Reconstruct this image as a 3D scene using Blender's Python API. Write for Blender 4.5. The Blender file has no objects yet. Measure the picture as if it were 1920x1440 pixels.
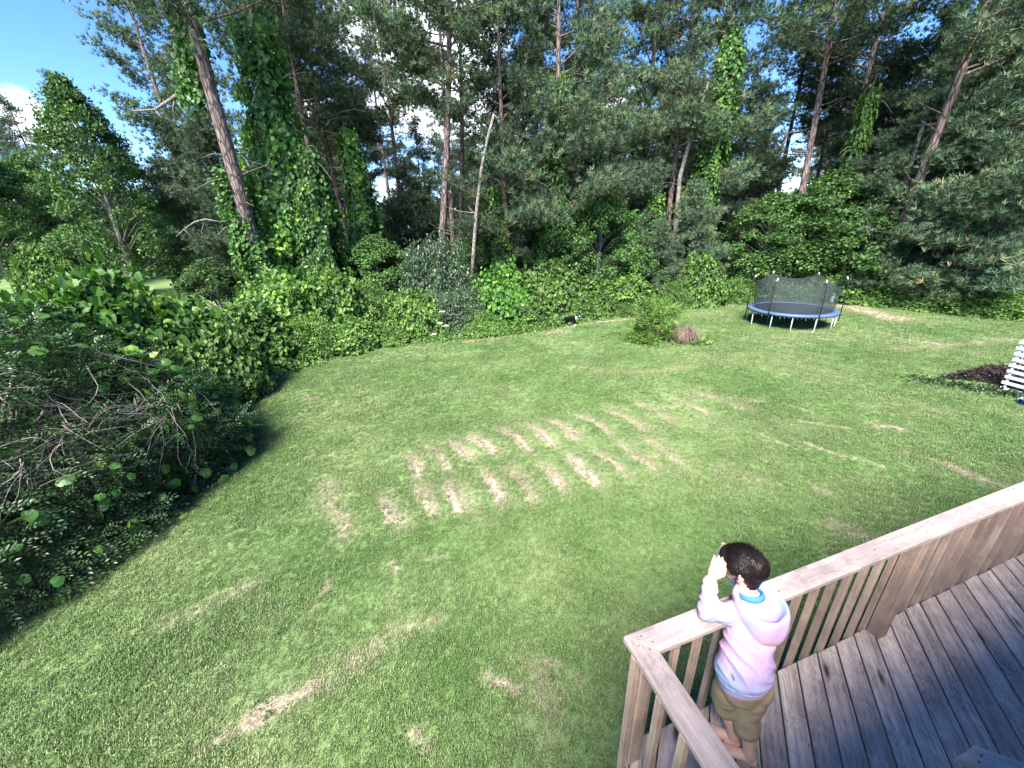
import bpy, bmesh, math, random
import numpy as np
from mathutils import Vector, Matrix, noise as mnoise

R = math.radians
rng = np.random.default_rng(7)
random.seed(7)
scene = bpy.context.scene
COL = scene.collection

# ------------------------------------------------------------------ camera
F_PX, CX, CY = 721.0, 960.0, 720.0           # focal length and centre for a 1920x1440 frame
CAMZ = 5.5
_n = np.array([1017 - CX, 2511 - CY, F_PX]); DOWN = _n / np.linalg.norm(_n)
_fw = np.array([0, 0, 1.0]); YA = _fw - DOWN * _fw.dot(DOWN); YA /= np.linalg.norm(YA)
XA = np.cross(DOWN, YA)
if XA[0] < 0: XA = -XA
cam_d = bpy.data.cameras.new('camera'); cam = bpy.data.objects.new('camera', cam_d); COL.objects.link(cam)
cam_d.sensor_width = 36.0; cam_d.lens = 36.0 * F_PX / 1920.0; cam_d.clip_end = 2000; cam_d.clip_start = 0.05
Mx = np.array([XA, YA, -DOWN])                # camera (x right, y down, z forward) to world
cam.matrix_world = Matrix(((Mx[0, 0], -Mx[0, 1], -Mx[0, 2], 0), (Mx[1, 0], -Mx[1, 1], -Mx[1, 2], 0),
                           (Mx[2, 0], -Mx[2, 1], -Mx[2, 2], CAMZ), (0, 0, 0, 1)))
scene.camera = cam

# ------------------------------------------------------------------ light, sky, exposure
SUN_EL, SUN_AZ = 50.0, 198.0                  # azimuth clockwise from +Y : behind the camera, to its left
SUN_STRENGTH, SUN_ANGLE, SKY_STRENGTH, EXPOSURE = 4.5, 22.0, 0.12, 1.92
sun_dir = Vector((math.sin(R(SUN_AZ)) * math.cos(R(SUN_EL)), math.cos(R(SUN_AZ)) * math.cos(R(SUN_EL)), math.sin(R(SUN_EL))))
sd = bpy.data.lights.new('sun', 'SUN'); sun = bpy.data.objects.new('sun', sd); COL.objects.link(sun)
sd.energy = SUN_STRENGTH; sd.angle = R(SUN_ANGLE); sd.color = (1.0, 0.93, 0.82)
sun.rotation_euler = sun_dir.to_track_quat('Z', 'Y').to_euler()

def ray(px, py):
    r = np.array([px - CX, py - CY, F_PX]); return Mx @ r
def on_z(px, py, z=0.0):
    r = ray(px, py); t = (z - CAMZ) / r[2]; return np.array([r[0] * t, r[1] * t])
def at(px, py, dist):
    """plan position and height of the point seen at px,py a given plan distance away"""
    r = ray(px, py); t = dist / math.hypot(r[0], r[1]); return r[0] * t, r[1] * t, CAMZ + r[2] * t

world = bpy.data.worlds.new('World'); scene.world = world; world.use_nodes = True
wn, wl = world.node_tree.nodes, world.node_tree.links
wn.clear()
wo = wn.new('ShaderNodeOutputWorld'); bg = wn.new('ShaderNodeBackground'); wl.new(bg.outputs[0], wo.inputs[0])
sky = wn.new('ShaderNodeTexSky'); sky.sky_type = 'NISHITA'; sky.sun_disc = False
sky.sun_elevation = R(SUN_EL); sky.sun_rotation = R(SUN_AZ); sky.altitude = 1500; sky.air_density = 1.0
sky.dust_density = 0.05; sky.ozone_density = 1.6
hs = wn.new('ShaderNodeHueSaturation'); hs.inputs['Hue'].default_value = 0.508; hs.inputs['Saturation'].default_value = 1.28; hs.inputs['Value'].default_value = 0.85
wl.new(sky.outputs[0], hs.inputs['Color'])
bg.inputs['Strength'].default_value = SKY_STRENGTH
tc = wn.new('ShaderNodeTexCoord')
nz = wn.new('ShaderNodeTexNoise'); nz.inputs['Scale'].default_value = 3.2; nz.inputs['Detail'].default_value = 8; nz.inputs['Roughness'].default_value = 0.58
mp = wn.new('ShaderNodeMapping'); mp.inputs['Scale'].default_value = (1, 1, 2.2)
wl.new(tc.outputs['Generated'], mp.inputs['Vector']); wl.new(mp.outputs[0], nz.inputs['Vector'])
acc = None
for (px, py, width) in [(790, 150, 0.33), (1150, 190, 0.13), (50, 232, 0.09), (880, 40, 0.2), (560, 240, 0.2), (1900, 130, 0.10)]:
    d = ray(px, py); d = d / np.linalg.norm(d)
    vm = wn.new('ShaderNodeVectorMath'); vm.operation = 'DISTANCE'; vm.inputs[1].default_value = tuple(d)
    wl.new(tc.outputs['Generated'], vm.inputs[0])
    mr = wn.new('ShaderNodeMapRange'); mr.inputs['From Min'].default_value = 0; mr.inputs['From Max'].default_value = width
    mr.inputs['To Min'].default_value = 0.55; mr.inputs['To Max'].default_value = 0.0
    wl.new(vm.outputs['Value'], mr.inputs['Value'])
    if acc is None: acc = mr.outputs[0]
    else:
        m = wn.new('ShaderNodeMath'); m.operation = 'MAXIMUM'; wl.new(acc, m.inputs[0]); wl.new(mr.outputs[0], m.inputs[1]); acc = m.outputs[0]
m = wn.new('ShaderNodeMath'); m.operation = 'ADD'; wl.new(acc, m.inputs[0]); wl.new(nz.outputs[0], m.inputs[1])
cr = wn.new('ShaderNodeMapRange'); cr.interpolation_type = 'SMOOTHSTEP'
cr.inputs['From Min'].default_value = 0.73; cr.inputs['From Max'].default_value = 0.95
wl.new(m.outputs[0], cr.inputs['Value'])
mix = wn.new('ShaderNodeMix'); mix.data_type = 'RGBA'; mix.inputs[7].default_value = (6.0, 6.3, 6.9, 1)
wl.new(cr.outputs[0], mix.inputs[0]); wl.new(hs.outputs[0], mix.inputs[6]); wl.new(mix.outputs[2], bg.inputs['Color'])

vs = scene.view_settings; vs.view_transform = 'Standard'; vs.look = 'None'; vs.exposure = EXPOSURE; vs.gamma = 1.0; vs.use_curve_mapping = False
try:
    cy = scene.cycles; cy.max_bounces = 6; cy.diffuse_bounces = 3; cy.glossy_bounces = 2; cy.transmission_bounces = 4; cy.transparent_max_bounces = 8
    cy.caustics_reflective = False; cy.caustics_refractive = False
except Exception: pass

# ------------------------------------------------------------------ helpers: objects
def tag(o, label=None, cat=None, group=None, kind=None):
    if label: o['label'] = label
    if cat: o['category'] = cat
    if group: o['group'] = group
    if kind: o['kind'] = kind
    return o
def empty(name, loc, rz=0.0, label=None, cat=None, group=None):
    o = bpy.data.objects.new(name, None); COL.objects.link(o); o.location = loc; o.rotation_euler = (0, 0, rz); o.empty_display_size = 0.2
    return tag(o, label, cat, group)
def link(name, me, parent=None, mat=None):
    o = bpy.data.objects.new(name, me); COL.objects.link(o)
    if parent is not None: o.parent = parent
    if mat is not None and not me.materials: me.materials.append(mat)
    return o
def np_mesh(name, V, Fc, mat=None, tone=None, smooth=False, fattr=None, vattr=None):
    """V (n,3), Fc (m,k) -> mesh; tone: one float per face"""
    me = bpy.data.meshes.new(name); V = np.asarray(V, np.float32); Fc = np.asarray(Fc, np.int32); k = Fc.shape[1]
    me.vertices.add(len(V)); me.vertices.foreach_set('co', V.ravel())
    me.loops.add(Fc.size); me.loops.foreach_set('vertex_index', Fc.ravel())
    me.polygons.add(len(Fc)); me.polygons.foreach_set('loop_start', np.arange(0, Fc.size, k, dtype=np.int32))
    if smooth: me.polygons.foreach_set('use_smooth', np.ones(len(Fc), bool))
    else: me.polygons.foreach_set('use_smooth', np.zeros(len(Fc), bool))
    if tone is not None:
        a = me.attributes.new('tone', 'FLOAT', 'FACE'); a.data.foreach_set('value', np.asarray(tone, np.float32))
    if vattr:
        for kk, vv in vattr.items():
            a = me.attributes.new(kk, 'FLOAT', 'POINT'); a.data.foreach_set('value', np.asarray(vv, np.float32))
    me.update(calc_edges=True)
    if mat: me.materials.append(mat)
    return me

class MB:
    """collects boxes and tubes"""
    def __init__(s): s.v = []; s.f = []; s.sm = []
    def raw(s, V, F, smooth=False):
        b = len(s.v); s.v += [tuple(map(float, p)) for p in V]; s.f += [tuple(i + b for i in f) for f in F]; s.sm += [smooth] * len(F); return s
    def box(s, c, size, M=None):
        hx, hy, hz = [k / 2 for k in size]; P = [(-hx, -hy, -hz), (hx, -hy, -hz), (hx, hy, -hz), (-hx, hy, -hz), (-hx, -hy, hz), (hx, -hy, hz), (hx, hy, hz), (-hx, hy, hz)]
        P = [Vector(p) for p in P]
        if M is not None: P = [M @ p for p in P]
        P = [p + Vector(c) for p in P]
        return s.raw(P, [(0, 3, 2, 1), (4, 5, 6, 7), (0, 1, 5, 4), (1, 2, 6, 5), (2, 3, 7, 6), (3, 0, 4, 7)])
    def tube(s, pts, rad, n=8, caps=True, side=None):
        V, F = tube_geo(pts, rad, n, caps, side); return s.raw(V, F, True)
    def mesh(s, name):
        me = bpy.data.meshes.new(name); me.from_pydata(s.v, [], s.f); me.polygons.foreach_set('use_smooth', s.sm); me.update(); return me
    def build(s, name, mat, parent=None, bevel=0):
        me = s.mesh(name); me.materials.append(mat)
        if bevel:
            bm = bmesh.new(); bm.from_mesh(me)
            bmesh.ops.bevel(bm, geom=[e for e in bm.edges], offset=bevel, segments=1, affect='EDGES', profile=0.5)
            bm.to_mesh(me); bm.free()
        return link(name, me, parent)

def tube_geo(pts, rad, n=8, caps=True, side=None, round_caps=False):
    P = [Vector(p) for p in pts]; RR = [(r, r) if not hasattr(r, '__len__') else r for r in (rad if hasattr(rad, '__len__') else [rad] * len(P))]
    if round_caps:
        t0 = (P[0] - P[1]).normalized(); t1 = (P[-1] - P[-2]).normalized(); r0, r1 = RR[0], RR[-1]; m0 = min(r0); m1 = min(r1)
        pre, prr, post, por = [], [], [], []
        for a in (80, 55, 30):
            pre.append(P[0] + t0 * m0 * math.sin(R(a))); prr.append((r0[0] * math.cos(R(a)), r0[1] * math.cos(R(a))))
        for a in (30, 55, 80):
            post.append(P[-1] + t1 * m1 * math.sin(R(a))); por.append((r1[0] * math.cos(R(a)), r1[1] * math.cos(R(a))))
        P = pre + P + post; RR = prr + RR + por
    V, F = [], []
    T = []
    for i in range(len(P)):
        a = P[max(i - 1, 0)]; b = P[min(i + 1, len(P) - 1)]; T.append((b - a).normalized())
    ref = Vector(side) if side is not None else (Vector((1, 0, 0)) if abs(T[0].x) < 0.8 else Vector((0, 1, 0)))
    for i, p in enumerate(P):
        t = T[i]; u = (ref - t * ref.dot(t)).normalized(); ref = u if side is None else Vector(side); w = t.cross(u)
        for k in range(n):
            a = 2 * math.pi * k / n; V.append(p + u * (RR[i][0] * math.cos(a)) + w * (RR[i][1] * math.sin(a)))
    for i in range(len(P) - 1):
        for k in range(n):
            F.append((i * n + k, i * n + (k + 1) % n, (i + 1) * n + (k + 1) % n, (i + 1) * n + k))
    if caps: F.append(tuple(range(n - 1, -1, -1))); F.append(tuple((len(P) - 1) * n + k for k in range(n)))
    return V, F

# value noise, vectorised
_perm = rng.permutation(4096)
def vn2(x, y, seed=0):
    xi = np.floor(x).astype(int); yi = np.floor(y).astype(int); xf = x - xi; yf = y - yi
    u = xf * xf * (3 - 2 * xf); v = yf * yf * (3 - 2 * yf)
    h = lambda a, b: (_perm[(a * 57 + b * 131 + seed * 977) & 4095] * 1.0 + _perm[(a * 269 + b * 71 + seed * 37 + 11) & 4095] * 0.618) % 4096 / 4096.0
    return (h(xi, yi) * (1 - u) + h(xi + 1, yi) * u) * (1 - v) + (h(xi, yi + 1) * (1 - u) + h(xi + 1, yi + 1) * u) * v
def fbm2(x, y, seed=0, oct=4):
    s = 0; a = 0.5; t = 0
    for i in range(oct): s = s + a * vn2(x * 2 ** i, y * 2 ** i, seed + i); t += a; a *= 0.5
    return s / t

# ------------------------------------------------------------------ helpers: materials
def mat_new(name):
    m = bpy.data.materials.new(name); m.use_nodes = True; nt = m.node_tree; nt.nodes.clear()
    out = nt.nodes.new('ShaderNodeOutputMaterial'); return m, nt, nt.nodes, nt.links, out
def ramp(nt, fac, stops):
    r = nt.nodes.new('ShaderNodeValToRGB'); el = r.color_ramp.elements
    while len(el) < len(stops): el.new(0.5)
    for e, (p, c) in zip(el, stops): e.position = p; e.color = (*c, 1)
    nt.links.new(fac, r.inputs[0]); return r.outputs[0]
def tex_noise(nt, vec, scale, detail=4, rough=0.55):
    n = nt.nodes.new('ShaderNodeTexNoise'); n.inputs['Scale'].default_value = scale; n.inputs['Detail'].default_value = detail; n.inputs['Roughness'].default_value = rough
    if vec is not None: nt.links.new(vec, n.inputs['Vector'])
    return n.outputs[0]
def mathn(nt, op, a, b=None):
    n = nt.nodes.new('ShaderNodeMath'); n.operation = op
    for i, x in enumerate([a, b]):
        if x is None: continue
        if isinstance(x, (int, float)): n.inputs[i].default_value = x
        else: nt.links.new(x, n.inputs[i])
    return n.outputs[0]
def mixc(nt, fac, a, b, mode='MIX'):
    n = nt.nodes.new('ShaderNodeMix'); n.data_type = 'RGBA'; n.blend_type = mode
    for i, x in ((0, fac), (6, a), (7, b)):
        if isinstance(x, (int, float)): n.inputs[i].default_value = x
        elif isinstance(x, tuple): n.inputs[i].default_value = (*x, 1)
        else: nt.links.new(x, n.inputs[i])
    return n.outputs[2]
def leaf_mat(name, stops, trans=0.3, rough=0.5, spec=0.35, inst_var=0.25):
    m, nt, N, L, out = mat_new(name)
    at_ = N.new('ShaderNodeAttribute'); at_.attribute_name = 'tone'
    oi = N.new('ShaderNodeObjectInfo')
    c = ramp(nt, at_.outputs['Fac'], stops)
    hsn = N.new('ShaderNodeHueSaturation')
    v = N.new('ShaderNodeMapRange'); v.inputs['To Min'].default_value = 1 - inst_var; v.inputs['To Max'].default_value = 1 + inst_var; L.new(oi.outputs['Random'], v.inputs['Value'])
    L.new(v.outputs[0], hsn.inputs['Value']); L.new(c, hsn.inputs['Color'])
    p = N.new('ShaderNodeBsdfPrincipled'); p.inputs['Roughness'].default_value = rough; p.inputs['Specular IOR Level'].default_value = spec
    L.new(hsn.outputs[0], p.inputs['Base Color'])
    tr = N.new('ShaderNodeBsdfTranslucent'); tcx = mixc(nt, 1.0, hsn.outputs[0], (1.15, 1.25, 0.55), 'MULTIPLY'); L.new(tcx, tr.inputs['Color'])
    mx = N.new('ShaderNodeMixShader'); mx.inputs[0].default_value = trans; L.new(p.outputs[0], mx.inputs[1]); L.new(tr.outputs[0], mx.inputs[2]); L.new(mx.outputs[0], out.inputs[0])
    return m
def plain(name, col, rough=0.6, spec=0.4, metal=0.0, var=0.0, scale=20.0, bump=0.0):
    m, nt, N, L, out = mat_new(name)
    p = N.new('ShaderNodeBsdfPrincipled'); p.inputs['Roughness'].default_value = rough; p.inputs['Specular IOR Level'].default_value = spec; p.inputs['Metallic'].default_value = metal
    p.inputs['Base Color'].default_value = (*col, 1)
    if var or bump:
        t = N.new('ShaderNodeTexCoord'); n = tex_noise(nt, t.outputs['Object'], scale, 5)
        if var:
            lo = tuple(x * (1 - var) for x in col); hi = tuple(min(1, x * (1 + var)) for x in col)
            L.new(ramp(nt, n, [(0.3, lo), (0.7, hi)]), p.inputs['Base Color'])
        if bump:
            b = N.new('ShaderNodeBump'); b.inputs['Strength'].default_value = bump; b.inputs['Distance'].default_value = 0.02; L.new(n, b.inputs['Height']); L.new(b.outputs[0], p.inputs['Normal'])
    L.new(p.outputs[0], out.inputs[0]); return m

MAT = {}
MAT['pine'] = leaf_mat('pine_needles', [(0.0, (0.035, 0.064, 0.042)), (0.5, (0.075, 0.125, 0.072)), (0.85, (0.135, 0.185, 0.09)), (1.0, (0.19, 0.16, 0.08))], 0.15, 0.55, 0.3)
MAT['vine'] = leaf_mat('vine_leaves', [(0.0, (0.025, 0.06, 0.018)), (0.4, (0.055, 0.145, 0.028)), (0.75, (0.09, 0.21, 0.03)), (1.0, (0.26, 0.38, 0.05))], 0.32, 0.45, 0.4)
MAT['broad'] = leaf_mat('broad_leaves', [(0.0, (0.028, 0.065, 0.024)), (0.5, (0.065, 0.145, 0.04)), (0.85, (0.12, 0.225, 0.055)), (1.0, (0.18, 0.3, 0.07))], 0.3, 0.5, 0.35)
MAT['shrub'] = leaf_mat('shrub_leaves', [(0.0, (0.032, 0.068, 0.022)), (0.4, (0.075, 0.16, 0.036)), (0.75, (0.145, 0.265, 0.05)), (1.0, (0.27, 0.37, 0.10))], 0.3, 0.5, 0.35)
MAT['grey'] = leaf_mat('grey_green_leaves', [(0.0, (0.025, 0.05, 0.025)), (0.5, (0.055, 0.1, 0.05)), (1.0, (0.13, 0.2, 0.1))], 0.25, 0.4, 0.5)
MAT['privet'] = leaf_mat('privet_leaves', [(0.0, (0.016, 0.04, 0.016)), (0.5, (0.038, 0.088, 0.03)), (0.85, (0.075, 0.145, 0.045)), (1.0, (0.15, 0.22, 0.07))], 0.22, 0.4, 0.5, 0.1)
MAT['bigleaf'] = leaf_mat('large_leaf', [(0.0, (0.05, 0.14, 0.035)), (0.5, (0.085, 0.22, 0.04)), (1.0, (0.19, 0.33, 0.06))], 0.4, 0.4, 0.45, 0.45)
MAT['dryleaf'] = leaf_mat('dry_twigs', [(0.0, (0.10, 0.07, 0.055)), (1.0, (0.32, 0.24, 0.19))], 0.1, 0.8, 0.1)
MAT['twig'] = plain('twig_bark', (0.20, 0.17, 0.15), 0.85, 0.2, var=0.4, scale=3)

def bark(name, c0, c1, scale=1.0):
    m, nt, N, L, out = mat_new(name)
    t = N.new('ShaderNodeTexCoord'); mpp = N.new('ShaderNodeMapping'); mpp.inputs['Scale'].default_value = (7 * scale, 7 * scale, 1.6 * scale); L.new(t.outputs['Object'], mpp.inputs['Vector'])
    vo = N.new('ShaderNodeTexVoronoi'); vo.feature = 'DISTANCE_TO_EDGE'; vo.inputs['Scale'].default_value = 1.0; L.new(mpp.outputs[0], vo.inputs['Vector'])
    n = tex_noise(nt, t.outputs['Object'], 2.0, 6, 0.7)
    k = mathn(nt, 'MULTIPLY', mathn(nt, 'MINIMUM', mathn(nt, 'MULTIPLY', vo.outputs['Distance'], 5.0), 1.0), n)
    c = ramp(nt, k, [(0.1, c0), (0.6, c1)])
    p = N.new('ShaderNodeBsdfPrincipled'); p.inputs['Roughness'].default_value = 0.9; p.inputs['Specular IOR Level'].default_value = 0.15; L.new(c, p.inputs['Base Color'])
    b = N.new('ShaderNodeBump'); b.inputs['Strength'].default_value = 0.8; b.inputs['Distance'].default_value = 0.05; L.new(k, b.inputs['Height']); L.new(b.outputs[0], p.inputs['Normal'])
    L.new(p.outputs[0], out.inputs[0]); return m
MAT['bark'] = bark('pine_bark', (0.06, 0.045, 0.045), (0.25, 0.19, 0.18))
MAT['bark_grey'] = bark('grey_bark', (0.12, 0.11, 0.1), (0.36, 0.33, 0.31), 2.0)

def wood(name, base, dark, light, axis='X', grain=1.0, knots=True, objvar=0.35, streak=0.5):
    """weathered board: grain runs along local X"""
    m, nt, N, L, out = mat_new(name)
    t = N.new('ShaderNodeTexCoord'); oi = N.new('ShaderNodeObjectInfo')
    off = N.new('ShaderNodeVectorMath'); off.operation = 'SCALE'; off.inputs[0].default_value = (37, 19, 11); L.new(oi.outputs['Random'], off.inputs['Scale'])
    add = N.new('ShaderNodeVectorMath'); add.operation = 'ADD'; L.new(t.outputs['Object'], add.inputs[0]); L.new(off.outputs[0], add.inputs[1])
    # low frequency warp gives wavy grain
    wv = tex_noise(nt, add.outputs[0], 2.2, 2, 0.5)
    sc = N.new('ShaderNodeMapping'); sc.inputs['Scale'].default_value = {'X': (2.2, 75, 75), 'Z': (75, 75, 2.2)}[axis]; L.new(add.outputs[0], sc.inputs['Vector'])
    dist = N.new('ShaderNodeVectorMath'); dist.operation = 'ADD'; cb = N.new('ShaderNodeCombineXYZ')
    wm = mathn(nt, 'MULTIPLY', wv, 14.0)
    for i in (0, 1, 2):
        L.new(wm, cb.inputs[i])
    L.new(sc.outputs[0], dist.inputs[0]); L.new(cb.outputs[0], dist.inputs[1])
    g = tex_noise(nt, dist.outputs[0], grain, 5, 0.7)
    sc2 = N.new('ShaderNodeMapping'); sc2.inputs['Scale'].default_value = {'X': (1.0, 22, 22), 'Z': (22, 22, 1.0)}[axis]; L.new(add.outputs[0], sc2.inputs['Vector'])
    g2 = tex_noise(nt, sc2.outputs[0], 1.0, 4, 0.6)
    bl = tex_noise(nt, add.outputs[0], 3.5, 5, 0.6)
    c = ramp(nt, g, [(0.28, dark), (0.46, base), (0.72, light)])
    c2 = ramp(nt, g2, [(0.3, dark), (0.55, base), (0.8, light)])
    c = mixc(nt, streak, c, c2)
    c = mixc(nt, 1.0, c, ramp(nt, bl, [(0.3, (0.62, 0.62, 0.66)), (0.65, (1.1, 1.08, 1.06))]), 'MULTIPLY')
    if knots:
        vk = N.new('ShaderNodeTexVoronoi'); mk = N.new('ShaderNodeMapping'); mk.inputs['Scale'].default_value = {'X': (1.8, 7, 7), 'Z': (7, 7, 1.8)}[axis]; L.new(add.outputs[0], mk.inputs['Vector']); L.new(mk.outputs[0], vk.inputs['Vector']); vk.inputs['Scale'].default_value = 1.0
        kf = N.new('ShaderNodeMapRange'); kf.inputs['From Min'].default_value = 0.06; kf.inputs['From Max'].default_value = 0.17; L.new(vk.outputs['Distance'], kf.inputs['Value'])
        c = mixc(nt, kf.outputs[0], tuple(x * 0.45 for x in dark), c)
    hv = N.new('ShaderNodeMapRange'); hv.inputs['To Min'].default_value = 1 - objvar; hv.inputs['To Max'].default_value = 1 + objvar * 0.6; L.new(oi.outputs['Random'], hv.inputs['Value'])
    h = N.new('ShaderNodeHueSaturation'); L.new(c, h.inputs['Color']); L.new(hv.outputs[0], h.inputs['Value'])
    p = N.new('ShaderNodeBsdfPrincipled'); p.inputs['Roughness'].default_value = 0.8; p.inputs['Specular IOR Level'].default_value = 0.25; L.new(h.outputs[0], p.inputs['Base Color'])
    b = N.new('ShaderNodeBump'); b.inputs['Strength'].default_value = 0.55; b.inputs['Distance'].default_value = 0.004; L.new(g, b.inputs['Height']); L.new(b.outputs[0], p.inputs['Normal'])
    L.new(p.outputs[0], out.inputs[0]); return m
MAT['deck'] = wood('deck_wood', (0.42, 0.345, 0.31), (0.08, 0.06, 0.053), (0.74, 0.63, 0.57), objvar=.28, streak=.45)
MAT['cap'] = wood('rail_wood', (0.37, 0.305, 0.29), (0.19, 0.15, 0.14), (0.50, 0.43, 0.41), knots=False, objvar=0.08, streak=0.35)
MAT['bal'] = wood('baluster_wood', (0.36, 0.26, 0.215), (0.20, 0.14, 0.115), (0.46, 0.36, 0.31), axis='Z', knots=False, objvar=0.15)

# ------------------------------------------------------------------ the ground
def seg_d(x, y, a, b):
    ax, ay = a; bx, by = b; dx, dy = bx - ax, by - ay; t = np.clip(((x - ax) * dx + (y - ay) * dy) / (dx * dx + dy * dy + 1e-9), 0, 1)
    return np.hypot(x - ax - t * dx, y - ay - t * dy)
G = lambda p: tuple(on_z(*p))
# straw coloured marks on the lawn: (pixel a, pixel b, half width in m, strength)
LIPS = [((770, 878), (783, 896)), ((828, 856), (843, 884)), ((912, 828), (933, 854)), ((958, 818), (986, 846)), ((1010, 811), (1033, 833)), ((1063, 807), (1081, 827)), ((1106, 798), (1120, 808)),
        ((723, 963), (731, 986)), ((848, 920), (858, 966)), ((913, 903), (931, 937)), ((1024, 890), (1046, 918)), ((1082, 873), (1118, 910)), ((1130, 864), (1166, 890)), ((912, 1290), (945, 1322))]
STREAKS = [(a, b, 0.05, 1.0) for a, b in LIPS] + [
    ((612, 915), (648, 1000), 0.30, 0.38), ((630, 960), (645, 1005), 0.15, 0.45), ((400, 1392), (470, 1350), 0.09, 0.5), ((470, 1350), (590, 1290), 0.15, 0.62), ((590, 1290), (720, 1225), 0.2, 0.3), ((740, 1210), (830, 1180), 0.15, 0.38),
    ((733, 1068), (742, 1092), 0.05, .7), ((740, 1092), (742, 1160), 0.05, 0.35), ((588, 1160), (620, 1100), 0.05, 0.5), ((795, 1062), (830, 1052), 0.06, 0.45), ((1020, 1240), (1090, 1282), 0.06, 0.4),
    ((1000, 1260), (1030, 1370), 0.28, 0.34), ((760, 1370), (800, 1420), 0.06, .35), ((370, 1150), (480, 1095), 0.22, 0.27), ((300, 1180), (380, 1150), 0.25, 0.2),
    ((1300, 742), (1420, 752), 0.28, 0.3), ((1240, 765), (1330, 745), 0.2, 0.3), ((1430, 812), (1500, 842), 0.08, 0.55), ((1505, 790), (1590, 802), 0.08, 0.5), ((1500, 828), (1645, 872), 0.10, 0.5),
    ((1465, 758), (1525, 772), 0.08, 0.5), ((1645, 798), (1690, 804), 0.16, 0.5), ((1780, 870), (1860, 900), 0.22, 0.5), ((1700, 845), (1790, 870), 0.16, 0.35), ((1560, 985), (1620, 1000), 0.2, 0.4), ((1520, 905), (1560, 925), 0.16, .35),
    ((880, 642), (1190, 596), 0.35, 0.65), ((590, 655), (700, 647), 0.25, 0.6), ((1585, 575), (1680, 600), 1.0, 0.6), ((1700, 572), (1800, 580), 0.8, 0.5), ((1680, 655), (1915, 640), 0.3, 0.35),
    ((1690, 640), (1790, 648), .12, .6), ((1540, 620), (1720, 630), .2, .25), ((1060, 690), (1180, 700), 0.3, 0.22), ((1180, 700), (1290, 690), 0.3, 0.25), ((1730, 760), (1760, 770), 0.3, 0.35), ((560, 745), (640, 760), .2, .15),
    ((1340, 880), (1440, 900), .25, .25), ((1180, 860), (1260, 860), .3, .25), ((990, 620), (1060, 625), .4, .4), ((1250, 580), (1400, 572), .3, .3)]
BUMPS = [(765, 880), (812, 866), (862, 852), (902, 842), (955, 832), (1008, 824), (1056, 815), (1110, 803), (1165, 790), (1225, 775), (1290, 762), (1350, 754),
         (725, 968), (795, 942), (848, 936), (908, 922), (968, 914), (1028, 902), (1084, 890), (1136, 876), (1190, 860), (1240, 848)]
BW = [G(p) for p in BUMPS]
SW = [(G(a), G(b), w, s) for a, b, w, s in STREAKS]
SCARS = []
for q, (px, py) in enumerate(BUMPS):
    up_, k_ = q < 12, (px - 720) / 700.0       # pale slips run parallel, longer and fainter towards the right
    dx_, dy_ = (14 + 30 * k_, 22 - 6 * k_) if up_ else (10 + 34 * k_, 30 - 6 * k_)
    SCARS.append(((G((px - dx_ * 1.0, py - dy_ * 1.0)), G((px + dx_ * 1.15, py + dy_ * 1.15))), .52 * (1 - .35 * abs(k_ - .4))))
HEDGE_LINE = [(-60, 2), (-30, 12), (-13.5, 13.0), (-12.0, 15.2), (-10.2, 17.6), (-7.6, 19.9), (-4, 20.1), (-1.2, 20.4), (1.5, 21.6), (3.9, 22.9), (7.8, 25.2), (11, 28), (16, 31.5), (22, 32), (28.5, 29), (31, 24), (33, 18), (40, 5), (60, -10)]
def wood_side(x, y):
    """>0 beyond the hedge line (forest floor)"""
    best = None
    for i in range(len(HEDGE_LINE) - 1):
        a, b = HEDGE_LINE[i], HEDGE_LINE[i + 1]; d = seg_d(x, y, a, b)
        s = np.sign((b[0] - a[0]) * (y - a[1]) - (b[1] - a[1]) * (x - a[0])); sd_ = d * s
        best = sd_ if best is None else np.where(d < np.abs(best), sd_, best)
    return best
def hgt(x, y):
    x = np.asarray(x, float); y = np.asarray(y, float)
    h = 0.28 * (fbm2(x * 0.11 + 3, y * 0.11 + 8, 5, 3) - 0.5) + 0.07 * (vn2(x * 0.45, y * 0.45, 9) - 0.5) + 0.02 * (vn2(x * 1.7, y * 1.7, 3) - .5)
    for (bx, by) in BW:
        dx, dy = x - bx, y - by; ca, sa = math.cos(0.45), math.sin(0.45)
        u = dx * ca + dy * sa; v = -dx * sa + dy * ca
        # steep on the right, gentle on the left
        w = np.where(u > 0, 0.13, 0.38)
        h = h + 0.085 * np.exp(-(u / w) ** 2 - (v / 0.42) ** 2)
    return h
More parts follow.
